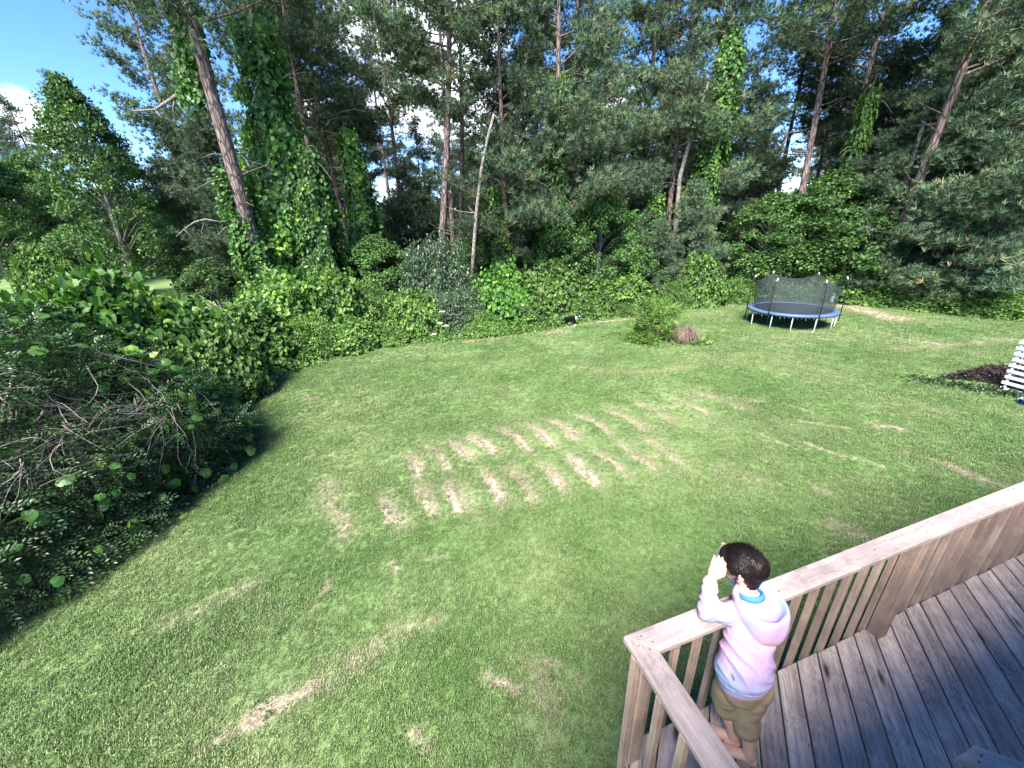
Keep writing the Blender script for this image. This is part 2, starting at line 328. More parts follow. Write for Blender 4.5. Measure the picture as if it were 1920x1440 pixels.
def dryness(x, y):
    d = 0.16 * np.clip(fbm2(x * 0.5, y * 0.5, 21, 4) * 2 - 1.0, 0, 1)
    wx = x + 0.10 * (vn2(x * 6, y * 6, 31) - .5) + .25 * (vn2(x * 1.3, y * 1.3, 33) - .5); wy = y + 0.10 * (vn2(x * 6, y * 6, 32) - .5) + .25 * (vn2(x * 1.3, y * 1.3, 34) - .5)
    nn = 0.45 + 0.9 * vn2(x * 9, y * 9, 41) * (0.5 + vn2(x * 2.3, y * 2.3, 42))
    for a, b, w, s in SW:
        k = seg_d(wx, wy, a, b) / w; d = np.maximum(d, s * np.exp(-k ** 2) * nn if w > 0.06 else s * np.exp(-k ** 2 * 1.2) * (0.6 + nn * 0.6))
    for (a, b), fade in SCARS:
        ax, ay = a; ex, ey = b[0] - ax, b[1] - ay; L2 = ex * ex + ey * ey; t = ((wx - ax) * ex + (wy - ay) * ey) / L2; n = ((wx - ax) * ey - (wy - ay) * ex) / math.sqrt(L2)   # n<0 : left of the scar
        n = -n; w = np.where(n > 0, 0.46, 0.08); tt = np.clip(np.abs(t - .45) - .25, 0, 9) / .38
        d = np.maximum(d, fade * np.exp(-(n / w) ** 2 - tt ** 2) * (.55 + .45 * nn))
    return np.clip(d, 0, 1)

def axis_pts(lo, hi, fine_lo, fine_hi, step):
    a = list(np.arange(fine_lo, fine_hi + 1e-6, step)); s = step; x = fine_lo
    L_ = []
    while x > lo: s = min(s * 1.12, 25); x -= s; L_.append(x)
    s = step; x = fine_hi; U = []
    while x < hi: s = min(s * 1.12, 25); x += s; U.append(x)
    return np.array(L_[::-1] + a + U)
gx = axis_pts(-420, 420, -14, 24, 0.12); gy = axis_pts(-60, 420, 0.5, 28, 0.12)
GX, GY = np.meshgrid(gx, gy); gxr, gyr = GX.ravel(), GY.ravel()
gz = hgt(gxr, gyr); nxg, nyg = len(gx), len(gy)
idx = np.arange(nxg * nyg).reshape(nyg, nxg)
gf = np.stack([idx[:-1, :-1].ravel(), idx[:-1, 1:].ravel(), idx[1:, 1:].ravel(), idx[1:, :-1].ravel()], 1)
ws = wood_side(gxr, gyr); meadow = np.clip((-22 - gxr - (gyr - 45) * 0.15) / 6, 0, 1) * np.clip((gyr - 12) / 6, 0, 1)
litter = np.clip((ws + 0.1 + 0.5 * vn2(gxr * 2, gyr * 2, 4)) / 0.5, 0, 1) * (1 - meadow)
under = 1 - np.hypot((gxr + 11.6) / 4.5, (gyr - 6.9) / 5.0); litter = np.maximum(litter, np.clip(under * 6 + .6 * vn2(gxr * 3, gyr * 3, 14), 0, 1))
dry_v = dryness(gxr, gyr)

def lawn_nodes(nt, dry, litter_s):
    N, L = nt.nodes, nt.links
    geo = N.new('ShaderNodeNewGeometry'); pos = geo.outputs['Position']
    big = tex_noise(nt, pos, 0.3, 3, 0.5); med = tex_noise(nt, pos, 1.4, 2, 0.5); fine = tex_noise(nt, pos, 55, 3, 0.7)
    c = ramp(nt, big, [(0.3, (0.092, 0.172, 0.052)), (0.5, (0.13, 0.21, 0.075)), (0.7, (0.185, 0.25, 0.105))])
    c = mixc(nt, 1.0, c, ramp(nt, med, [(0.3, (0.84, 0.88, 0.84)), (0.7, (1.14, 1.09, 1.14))]), 'MULTIPLY')
    c = mixc(nt, 1.0, c, ramp(nt, fine, [(0.3, (0.6, 0.65, 0.55)), (0.7, (1.35, 1.3, 1.35))]), 'MULTIPLY')
    c = mixc(nt, mathn(nt, 'MINIMUM', mathn(nt, 'MULTIPLY', dry, 1.1), 0.75), c, (0.27, 0.27, 0.17))
    dc = ramp(nt, fine, [(0.3, (0.24, 0.185, 0.14)), (0.7, (0.50, 0.41, 0.34))]); sp_ = tex_noise(nt, pos, 26, 4, 0.75)
    sm = N.new('ShaderNodeMapRange'); sm.inputs['From Min'].default_value = 0; sm.inputs['From Max'].default_value = 0.28; L.new(mathn(nt, 'SUBTRACT', mathn(nt, 'ADD', mathn(nt, 'MULTIPLY', dry, 0.95), mathn(nt, 'MULTIPLY', sp_, 0.75)), 0.62), sm.inputs['Value'])
    c = mixc(nt, mathn(nt, 'MULTIPLY', sm.outputs[0], mathn(nt, 'MINIMUM', mathn(nt, 'MULTIPLY', dry, 3.0), 1.0)), c, dc)
    return c, pos, fine, med
def lawn_material():
    m, nt, N, L, out = mat_new('lawn')
    a = N.new('ShaderNodeAttribute'); a.attribute_name = 'dry'; b = N.new('ShaderNodeAttribute'); b.attribute_name = 'litter'
    c, pos, fine, med = lawn_nodes(nt, a.outputs['Fac'], None)
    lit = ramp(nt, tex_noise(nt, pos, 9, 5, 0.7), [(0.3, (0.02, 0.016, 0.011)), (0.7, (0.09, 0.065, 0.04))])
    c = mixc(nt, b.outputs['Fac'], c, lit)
    p = N.new('ShaderNodeBsdfPrincipled'); p.inputs['Roughness'].default_value = 0.85; p.inputs['Specular IOR Level'].default_value = 0.15; L.new(c, p.inputs['Base Color'])
    bp = N.new('ShaderNodeBump'); bp.inputs['Strength'].default_value = 0.6; bp.inputs['Distance'].default_value = 0.03
    hsum = mathn(nt, 'ADD', fine, mathn(nt, 'MULTIPLY', med, 0.6)); L.new(hsum, bp.inputs['Height']); L.new(bp.outputs[0], p.inputs['Normal'])
    L.new(p.outputs[0], out.inputs[0]); return m
MAT['lawn'] = lawn_material()
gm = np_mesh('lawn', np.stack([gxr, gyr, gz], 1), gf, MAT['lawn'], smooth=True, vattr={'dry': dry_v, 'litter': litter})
lawn = link('lawn', gm); tag(lawn, 'mown green lawn with straw coloured bare streaks running down to the hedge', kind='structure')

# grass tufts standing on the lawn (one object, geometry nodes)
def tuft_mesh(name, nb, spread, h, seed):
    r = np.random.default_rng(seed); V, Fc, tn = [], [], []
    for i in range(nb):
        a = r.uniform(0, 2 * math.pi); rr = spread * math.sqrt(r.uniform()); bx, by = rr * math.cos(a), rr * math.sin(a)
        hh = h * r.uniform(0.6, 1.15); d = r.uniform(0, 2 * math.pi); lean = r.uniform(0.15, 0.9) * hh; w = r.uniform(0.0030, 0.0048)
        px_, py_ = -math.sin(d) * w, math.cos(d) * w; k = len(V)
        V += [(bx - px_, by - py_, -0.01), (bx + px_, by + py_, -0.01), (bx + math.cos(d) * lean * .35 + px_ * .8, by + math.sin(d) * lean * .35 + py_ * .8, hh * 0.6), (bx + math.cos(d) * lean * .35 - px_ * .8, by + math.sin(d) * lean * .35 - py_ * .8, hh * 0.6),
              (bx + math.cos(d) * lean, by + math.sin(d) * lean, hh)]
        Fc += [(k, k + 1, k + 2), (k, k + 2, k + 3), (k + 3, k + 2, k + 4)]; t = r.uniform(); tn += [t, t, t]
    return np_mesh(name, V, Fc, MAT['grass'], tone=tn)
def grass_material():
    m, nt, N, L, out = mat_new('grass_blades')
    a = N.new('ShaderNodeAttribute'); a.attribute_name = 'dry'; a.attribute_type = 'INSTANCER'
    t = N.new('ShaderNodeAttribute'); t.attribute_name = 'tone'
    geo = N.new('ShaderNodeNewGeometry'); pos = geo.outputs['Position']
    big = tex_noise(nt, pos, 0.3, 3, 0.5); med = tex_noise(nt, pos, 1.4, 2, 0.5)
    c = ramp(nt, big, [(0.3, (0.096, 0.182, 0.052)), (0.5, (0.135, 0.222, 0.075)), (0.7, (0.19, 0.265, 0.105))])
    c = mixc(nt, 1.0, c, ramp(nt, med, [(0.3, (0.75, 0.82, 0.7)), (0.7, (1.2, 1.12, 1.2))]), 'MULTIPLY')
    c = mixc(nt, 1.0, c, ramp(nt, t.outputs['Fac'], [(0.0, (0.68, 0.74, 0.62)), (0.6, (1.0, 1.0, 1.0)), (0.9, (1.25, 1.2, 1.25)), (1.0, (2.0, 1.6, 2.2))]), 'MULTIPLY')
    dc = ramp(nt, t.outputs['Fac'], [(0.0, (0.20, 0.15, 0.10)), (1.0, (0.54, 0.45, 0.35))])
    f = mathn(nt, 'MINIMUM', mathn(nt, 'MULTIPLY', a.outputs['Fac'], 1.55), 1.0)
    c = mixc(nt, f, c, dc)
    p = N.new('ShaderNodeBsdfPrincipled'); p.inputs['Roughness'].default_value = 0.5; p.inputs['Specular IOR Level'].default_value = 0.35; L.new(c, p.inputs['Base Color'])
    tr = N.new('ShaderNodeBsdfTranslucent'); L.new(c, tr.inputs['Color'])
    mx = N.new('ShaderNodeMixShader'); mx.inputs[0].default_value = 0.25; L.new(p.outputs[0], mx.inputs[1]); L.new(tr.outputs[0], mx.inputs[2]); L.new(mx.outputs[0], out.inputs[0]); return m
MAT['grass'] = grass_material()
def scatter(name, P, scale, dryv, meshes, label, seed):
    """points -> instances through geometry nodes, one object"""
    me = bpy.data.meshes.new(name); me.vertices.add(len(P)); me.vertices.foreach_set('co', np.asarray(P, np.float32).ravel())
    for k, v in (('dry', dryv), ('size', scale)):
        a = me.attributes.new(k, 'FLOAT', 'POINT'); a.data.foreach_set('value', np.asarray(v, np.float32))
    o = link(name, me); tag(o, label, 'grass', kind='stuff')
    ng = bpy.data.node_groups.new(name + '_scatter', 'GeometryNodeTree')
    ng.interface.new_socket('Geometry', in_out='INPUT', socket_type='NodeSocketGeometry'); ng.interface.new_socket('Geometry', in_out='OUTPUT', socket_type='NodeSocketGeometry')
    gi = ng.nodes.new('NodeGroupInput'); go = ng.nodes.new('NodeGroupOutput')
    iop = ng.nodes.new('GeometryNodeInstanceOnPoints'); gti = ng.nodes.new('GeometryNodeGeometryToInstance')
    mtp = ng.nodes.new('GeometryNodeMeshToPoints'); ng.links.new(gi.outputs[0], mtp.inputs[0]); ng.links.new(mtp.outputs[0], iop.inputs['Points'])
    for q, me_t in enumerate(meshes):
        ob = bpy.data.objects.new('grass_tuft_source', me_t)      # referenced only by the nodes, never linked to the scene
        oi = ng.nodes.new('GeometryNodeObjectInfo'); oi.inputs['Object'].default_value = ob; ng.links.new(oi.outputs['Geometry'], gti.inputs[0])
    ng.links.new(gti.outputs[0], iop.inputs['Instance']); iop.inputs['Pick Instance'].default_value = True
    rv = ng.nodes.new('FunctionNodeRandomValue'); rv.data_type = 'FLOAT_VECTOR'; rv.inputs[0].default_value = (-0.12, -0.12, 0); rv.inputs[1].default_value = (0.12, 0.12, 6.283); rv.inputs['Seed'].default_value = seed
    ri = ng.nodes.new('FunctionNodeRandomValue'); ri.data_type = 'INT'; ri.inputs[4].default_value = 0; ri.inputs[5].default_value = len(meshes) - 1; ri.inputs['Seed'].default_value = seed + 1
    ng.links.new(rv.outputs[0], iop.inputs['Rotation']); ng.links.new(ri.outputs[2], iop.inputs['Instance Index'])
    na = ng.nodes.new('GeometryNodeInputNamedAttribute'); na.data_type = 'FLOAT'; na.inputs[0].default_value = 'size'; ng.links.new(na.outputs[0], iop.inputs['Scale'])
    ng.links.new(iop.outputs[0], go.inputs[0])
    md = o.modifiers.new('scatter', 'NODES'); md.node_group = ng; return o
tufts = [tuft_mesh('grass_tuft', 16, 0.055, 0.042, 100 + i) for i in range(5)]
def in_view(x, y, z=0.0, pad=30):
    v = np.stack([x, y, np.full_like(x, z - CAMZ)], 1) @ Mx; w = v[:, 2]
    return (w > 0.3) & (np.abs(v[:, 0] / w * F_PX) < 960 + pad) & (np.abs(v[:, 1] / w * F_PX) < 720 + pad)
gp = []
for (ya, yb, dens) in ((1.0, 7.0, 520), (7.0, 11.0, 340), (11.0, 17.0, 190), (17, 34, 80)):
    xa, xb = -14, 34; n = int((xb - xa) * (yb - ya) * dens); x = rng.uniform(xa, xb, n); y = rng.uniform(ya, yb, n)
    k = in_view(x, y) & (wood_side(x, y) < -0.1) & (np.hypot((x + 11.6) / 4.4, (y - 6.9) / 4.9) > 1); x, y = x[k], y[k]
    sc_ = np.full(len(x), {520: .95, 340: 1.1, 190: 1.35, 80: 1.7}[dens]); gp.append((x, y, sc_))
gxp = np.concatenate([g[0] for g in gp]); gyp = np.concatenate([g[1] for g in gp]); gsc = np.concatenate([g[2] for g in gp])
gdr = dryness(gxp, gyp); keep = rng.uniform(size=len(gxp)) > np.clip(gdr - 0.5, 0, 0.5) * 0.9
gxp, gyp, gsc, gdr = gxp[keep], gyp[keep], gsc[keep], gdr[keep]
gsc = gsc * rng.uniform(0.75, 1.25, len(gsc)) * (1 - 0.55 * gdr) * (0.8 + 0.5 * vn2(gxp * 0.9, gyp * 0.9, 77))
scatter('lawn_grass', np.stack([gxp, gyp, hgt(gxp, gyp) - 0.004], 1), gsc, np.clip(gdr * rng.uniform(.3, 1.5, len(gdr)) + rng.normal(0, 0.05, len(gdr)), 0, 1), tufts, 'short mown grass blades covering the whole lawn', 5)

# ------------------------------------------------------------------ foliage generators
T_DIAMOND = (np.array([(0, 0, 0), (0.5, 0.36, 0.10), (1, 0, -0.05), (0.5, -0.36, 0.10)]), np.array([(0, 1, 2), (0, 2, 3)]))
T_HEART = (np.array([(0, 0, 0), (0.22, 0.48, 0.10), (0.66, 0.40, 0.06), (1, 0, -0.12), (0.66, -0.40, 0.06), (0.22, -0.48, 0.10)]), np.array([(0, 1, 2), (0, 2, 3), (0, 3, 4), (0, 4, 5)]))
def fan_template(n, w, seed, droop=0.0):
    r = np.random.default_rng(seed); V = []; Fc = []
    for i in range(n):
        a = r.uniform(0, 2 * math.pi); t = r.uniform(0.25, 1.35); d = np.array([math.cos(t), math.sin(t) * math.cos(a), math.sin(t) * math.sin(a) - droop]); L_ = r.uniform(0.7, 1.0)
        s = np.cross(d, r.normal(size=3)); s /= np.linalg.norm(s); k = len(V); V += [tuple(-s * w), tuple(s * w), tuple(d * L_)]; Fc.append((k, k + 1, k + 2))
    return np.array(V), np.array(Fc)
T_NEEDLE = fan_template(9, 0.075, 3)
def spray_template(seed, n=9):
    """a small stem with paired leaves"""
    r = np.random.default_rng(seed); V = []; Fc = []
    for i in range(n):
        t = 0.12 + 0.88 * i / (n - 1); s = 1 if i % 2 else -1
        if i == n - 1: s = 0
        a = s * r.uniform(0.6, 1.1); L_ = 0.20 * r.uniform(0.8, 1.2); d = np.array([math.cos(a), math.sin(a), r.uniform(-0.2, 0.3)]); d /= np.linalg.norm(d); q = np.cross(d, [0, 0, 1]); q /= np.linalg.norm(q)
        o = np.array([t, 0, -0.12 * t * t]); k = len(V); V += [o, o + d * L_ * .5 + q * L_ * .26 + [0, 0, .02], o + d * L_, o + d * L_ * .5 - q * L_ * .26 + [0, 0, .02]]; Fc += [(k, k + 1, k + 2), (k, k + 2, k + 3)]
    return np.array(V), np.array(Fc)
T_SPRAY = spray_template(4)
def nrm(a): return a / (np.linalg.norm(a, axis=1, keepdims=True) + 1e-9)
def leaf_cloud(name, P, U, Nn, S, tone, templ, mat, r):
    """P centres, U leaf direction, Nn normal, S size"""
    U = nrm(U); W = nrm(np.cross(Nn, U)); Nn = np.cross(U, W); tv, tf = templ; n = len(P); k = len(tv)
    V = P[:, None, :] + S[:, None, None] * (tv[None, :, 0, None] * U[:, None, :] + tv[None, :, 1, None] * W[:, None, :] + tv[None, :, 2, None] * Nn[:, None, :])
    Fc = (tf[None] + (np.arange(n) * k)[:, None, None]).reshape(-1, 3)
    return np_mesh(name, V.reshape(-1, 3), Fc, mat, tone=np.repeat(np.clip(tone, 0, 1), len(tf)))

def pine_meshes(seed, H=26.0, crown0=0.42, spread=4.2, nbr=44, sparse=1.0, lean=0.0, r0=0.26, low_dead=8):
    r = np.random.default_rng(seed); b = MB()
    bend = r.normal(0, 0.25, 2); tp = lambda t: np.array([bend[0] * math.sin(t * 3.0) + lean * t * H, bend[1] * math.sin(t * 2.4), t * H])
    b.tube([tp(t) for t in np.linspace(0, 1, 14)], [r0 * (1 - 0.82 * t) * (1.25 if t == 0 else 1) for t in np.linspace(0, 1, 14)], 9)
    C_, D_ = [], []
    for i in range(nbr):
        t = crown0 + (1 - crown0) * (i + r.uniform(0, 1)) / nbr; t = min(t, 0.99); base = tp(t); az = r.uniform(0, 2 * math.pi)
        k = (t - crown0) / (1 - crown0); L_ = spread * (0.55 + 0.75 * math.sin(math.pi * min(1, 0.25 + k * 0.85))) * r.uniform(0.55, 1.15) * (1 - 0.45 * k); el = r.uniform(-0.15, 0.35) + 0.5 * k
        d = np.array([math.cos(az) * math.cos(el), math.sin(az) * math.cos(el), math.sin(el)]); pts = [base + d * L_ * s + np.array([0, 0, 0.18 * L_ * s * s]) for s in (0, .25, .5, .75, 1)]
        b.tube(pts, [r0 * 0.26 * (1 - .75 * s) * (1 - .4 * k) for s in (0, .25, .5, .75, 1)], 4, False)
        npf = max(3, int(L_ * 2.6 * sparse))
        for q in range(npf):
            s = 0.35 + 0.65 * (q + r.uniform()) / npf; c = base + d * L_ * s + np.array([0, 0, 0.18 * L_ * s * s]); side = np.cross(d, [0, 0, 1]); off = side * r.normal(0, 0.34 * L_ * (0.4 + .3 * s)) + np.array([0, 0, r.normal(0.1, 0.16)]); c2 = c + off
            if r.uniform() < .5: b.tube([c - d * .2, c2], [0.022, 0.009], 3, False)
            m_ = int(r.integers(15, 26)); C_.append(c2 + r.normal(0, 1, (m_, 3)) * np.array([0.36, 0.36, 0.17])); D_.append(nrm(r.normal(0, 0.7, (m_, 3)) + off / (np.linalg.norm(off) + .1) * .5 + d * .5 + np.array([0, 0, 0.7])))
    for i in range(low_dead):
        t = crown0 * r.uniform(0.35, 1.05); base = tp(t); az = r.uniform(0, 2 * math.pi); L_ = r.uniform(0.8, 2.6); d = np.array([math.cos(az), math.sin(az), r.uniform(-.2, .35)])
        b.tube([base, base + d * L_ * .5, base + d * L_ + np.array([0, 0, r.normal(0, .25)])], [0.04, 0.026, 0.01], 4, False)
    P = np.concatenate(C_); D = np.concatenate(D_); n = len(P)
    tone = np.clip(0.45 + 0.2 * r.normal(size=n) + 0.25 * (np.repeat(r.uniform(-1, 1, len(C_)), [len(c) for c in C_])) * .8, 0, 0.93); tone[r.uniform(size=n) < 0.02] = 1.0
    tm = b.mesh('pine_trunk'); tm.materials.append(MAT['bark'])
    return tm, leaf_cloud('pine_crown', P, D, nrm(r.normal(size=(n, 3))), r.uniform(0.24, 0.40, n), tone, T_NEEDLE, MAT['pine'], r)

def broad_meshes(seed, H=11.0, rad=4.0, z0=0.12, ncl=230, lpc=95, leaf=0.19, mat='broad', conic=0.4, r0=0.2, templ=T_DIAMOND):
    r = np.random.default_rng(seed); b = MB(); b.tube([(0, 0, -.2), (0.1, 0, H * .3), (-.1, .1, H * .6), (0, 0, H * .92)], [r0 * 1.2, r0 * .8, r0 * .5, r0 * .12], 8)
    C_ = []; K = []
    for i in range(ncl):
        zz = z0 + (1 - z0) * r.uniform(0, 1) ** 0.9; prof = (math.sin(math.pi * min(1, (zz - z0) / (1 - z0) * 0.9 + 0.12)) ** 0.6) * (1 - conic * zz); az = r.uniform(0, 2 * math.pi)
        rr = rad * prof * (r.uniform(0.35, 1.08) ** 0.55); lob = 1 + 0.18 * math.sin(az * 3 + seed) + .12 * math.sin(az * 5 + zz * 9)
        c = np.array([rr * lob * math.cos(az), rr * lob * math.sin(az), zz * H])
        if i % 3 == 0: b.tube([(0, 0, max(.3, zz * H - 1.0 - rr * .3)), c * np.array([.5, .5, 1]) - np.array([0, 0, .4]), c], [r0 * .22, r0 * .13, .012], 4, False)
        m_ = int(lpc * r.uniform(.6, 1.4)); cr_ = r.uniform(.5, 1.0) * rad * .2; dd = nrm(r.normal(size=(m_, 3))); pts = c + dd * cr_ * r.uniform(0.55, 1, (m_, 1)) * np.array([1, 1, .7]); C_.append((pts, dd, np.full(m_, r.uniform(-.22, .22))))
    P = np.concatenate([c[0] for c in C_]); D = np.concatenate([c[1] for c in C_]); tn = np.concatenate([c[2] for c in C_]); n = len(P)
    U = nrm(D * .5 + r.normal(0, .6, (n, 3)) + np.array([0, 0, -.35])); Nn = nrm(D * .5 + r.normal(0, .45, (n, 3)) + np.array([0, 0, .8]))
    tm = b.mesh('tree_trunk'); tm.materials.append(MAT['bark_grey'])
    return tm, leaf_cloud('tree_crown', P, U, Nn, r.uniform(.7, 1.25, n) * leaf, 0.45 + tn + r.normal(0, .17, n), templ, MAT[mat], r)

def vine_column(seed, H=12.0, r_bot=1.9, r_top=0.7, leaf=0.22, n=16000, mat='vine', trunk=True, twist=0.4):
    """creeper hanging as a curtain round a tree"""
    r = np.random.default_rng(seed); z = r.uniform(0, 1, n) ** 1.12; az = r.uniform(0, 2 * math.pi, n)
    lump = 0.25 + 1.5 * fbm2(az * 1.6 + seed * 3.1, z * H * 0.38 + seed, seed, 4)
    # the curtain splits into tongues near the top
    skirt = (z * H / 2.3 + 1.6 * vn2(az * 1.3, z * 3, seed + 5)) % 1.0; lump = lump * (1.22 - .42 * skirt)
    rad = (r_bot + (r_top - r_bot) * z ** .8) * lump; depth = r.uniform(0, 1, n) ** 2 * 0.45
    rad2 = np.clip(rad - depth, .12, 9); ph = r.uniform(0, 6.28, 2); cx_ = twist * np.sin(z * 4 + ph[0]); cy_ = twist * np.sin(z * 3 + ph[1])
    P = np.stack([cx_ + rad2 * np.cos(az), cy_ + rad2 * np.sin(az), z * H + .25 * r.normal(size=n)], 1); D = np.stack([np.cos(az), np.sin(az), np.zeros(n)], 1)
    thin = r.uniform(size=n) < np.clip(1.25 - z * .45 - (lump < .9) * .75 * z, .08, 1); P, D = P[thin], D[thin]; z = z[thin]; lump = lump[thin]; depth = depth[thin]; n = len(P)
    U = nrm(r.normal(0, .45, (n, 3)) + np.array([0, 0, -1.0]) + D * .25); Nn = nrm(D * 1.0 + r.normal(0, .4, (n, 3)) + np.array([0, 0, .55]))
    tone = 0.36 + 0.34 * (lump - 1) + r.normal(0, .18, n) + .3 * (r.uniform(size=n) < .06) + .25 * (vn2(P[:, 0] * .9 + P[:, 1], P[:, 2] * .6, seed) - .5)
    lv = leaf_cloud('vine_leaves', P, U, Nn, r.uniform(.45, 1.25, n) * leaf * (.75 + .5 * vn2(P[:, 0] * 1.3 + 9, P[:, 2] * .5 + P[:, 1], seed + 2)), tone, T_HEART, MAT[mat], r)
    b = MB(); nt_ = 12
    b.tube([(twist * math.sin(t * 4 + ph[0]), twist * math.sin(t * 3 + ph[1]), t * (H + 1) - .2) for t in np.linspace(0, 1, nt_)], [.2 * (1 - .92 * t) for t in np.linspace(0, 1, nt_)], 7)
    for i in range(26):
        t = r.uniform(.3, 1.1); a = r.uniform(0, 6.28); L_ = r.uniform(.8, 2.2); p0 = np.array([twist * math.sin(t * 4 + ph[0]), twist * math.sin(t * 3 + ph[1]), t * H]); d = np.array([math.cos(a), math.sin(a), r.uniform(-.6, .4)])
        b.tube([p0, p0 + d * L_ * .6, p0 + d * L_ + np.array([0, 0, -.3])], [.028, .018, .008], 4, False)
    tm = b.mesh('vine_tree_trunk'); tm.materials.append(MAT['bark_grey']); return tm, lv

def mound_meshes(seed, leaf=0.15, n=11000, mat='shrub', templ=T_HEART, flat=1.0):
    """unit dome: radius 1, height 1; scaled at placing"""
    r = np.random.default_rng(seed); az = r.uniform(0, 2 * math.pi, n); el = np.arcsin(r.uniform(-0.02, 1, n) ** 1.0)
    d = np.stack([np.cos(az) * np.cos(el), np.sin(az) * np.cos(el), np.sin(el)], 1)
    l = 0.72 + 0.62 * (fbm2(az * 1.5 + 7 * seed, el * 3.2, seed, 4) - .15) ; l2 = fbm2(az * 5, el * 7, seed + 3, 3)
    wrap = np.minimum(az, 2 * math.pi - az) / .5; l = np.where(wrap < 1, l * wrap + 1.0 * (1 - wrap), l)
    l = l + .16 * (l2 - .5); depth = 1 - .34 * r.uniform(0, 1, n) ** 1.6
    P = d * (l * depth)[:, None]; D = d
    # stray shoots
    sh = r.uniform(size=n) < .05; P[sh] *= r.uniform(1.02, 1.2, (sh.sum(), 1))
    U = nrm(r.normal(0, .6, (n, 3)) + np.array([0, 0, -.55]) + D * .5); Nn = nrm(D * .8 + r.normal(0, .5, (n, 3)) + np.array([0, 0, .6]))
    tone = .45 + .55 * (l2 - .5) + .3 * (vn2(P[:, 0] * 3, P[:, 1] * 3 + P[:, 2] * 3, seed) - .5) + r.normal(0, .18, n)
    lv = leaf_cloud('shrub_foliage', P, U, Nn, r.uniform(.6, 1.3, n) * leaf, tone, templ, MAT[mat], r)
    b = MB()
    for i in range(22):
        a = r.uniform(0, 6.28); e = r.uniform(.25, 1.45); d = np.array([math.cos(a) * math.cos(e), math.sin(a) * math.cos(e), math.sin(e)]) * r.uniform(.75, 1.0)
        b.tube([(0, 0, -.05), d * .5 + r.normal(0, .05, 3), d], [.02, .012, .004], 4, False)
    tm = b.mesh('shrub_stems'); tm.materials.append(MAT['twig']); return tm, lv

PINES = [pine_meshes(11, 27, .40, 4.3, 46), pine_meshes(12, 24, .30, 3.6, 46), pine_meshes(13, 29, .48, 4.6, 42, low_dead=14), pine_meshes(14, 22, .22, 3.9, 50, 1.1), pine_meshes(15, 26, .5, 3.8, 34, low_dead=18)]
YOUNG = [pine_meshes(21, 11, .06, 2.9, 50, 1.3, r0=.13, low_dead=2), pine_meshes(22, 9, .04, 2.6, 46, 1.4, r0=.11, low_dead=2), pine_meshes(23, 14, .1, 3.2, 54, 1.2, r0=.16, low_dead=3)]
BROAD = [broad_meshes(31, 12, 3.8), broad_meshes(32, 9, 3.6, conic=.1), broad_meshes(33, 7, 3.2, z0=.05, conic=.15, leaf=.2)]
VINES = [vine_column(41, 13, 2.1, .7), vine_column(42, 11, 1.5, .6, n=13000), vine_column(43, 15, 1.3, .6, n=15000, leaf=.2), vine_column(44, 10, 2.6, .6, n=19000)]
MOUNDS = [mound_meshes(51, .075), mound_meshes(52, .065, 13000), mound_meshes(53, .085, 9500), mound_meshes(54, .055, 15000, templ=T_DIAMOND), mound_meshes(55, .05, 15000, mat='grey', templ=T_DIAMOND), mound_meshes(56, .08, 10000, mat='vine')]

def plant(name, meshes, loc, label, cat, group=None, scale=1.0, rz=None, tilt=None, parts=('trunk', 'crown')):
    o = empty(name, loc, 0, label, cat, group)
    o.rotation_euler = (tilt[0] if tilt else 0, tilt[1] if tilt else 0, rng.uniform(0, 6.28) if rz is None else rz)
    o.scale = scale if hasattr(scale, '__len__') else (scale,) * 3
    for pn, me in zip(parts, meshes): link(pn, me, o)
    return o
def gz_at(x, y): return float(hgt(np.array([x]), np.array([y]))[0])

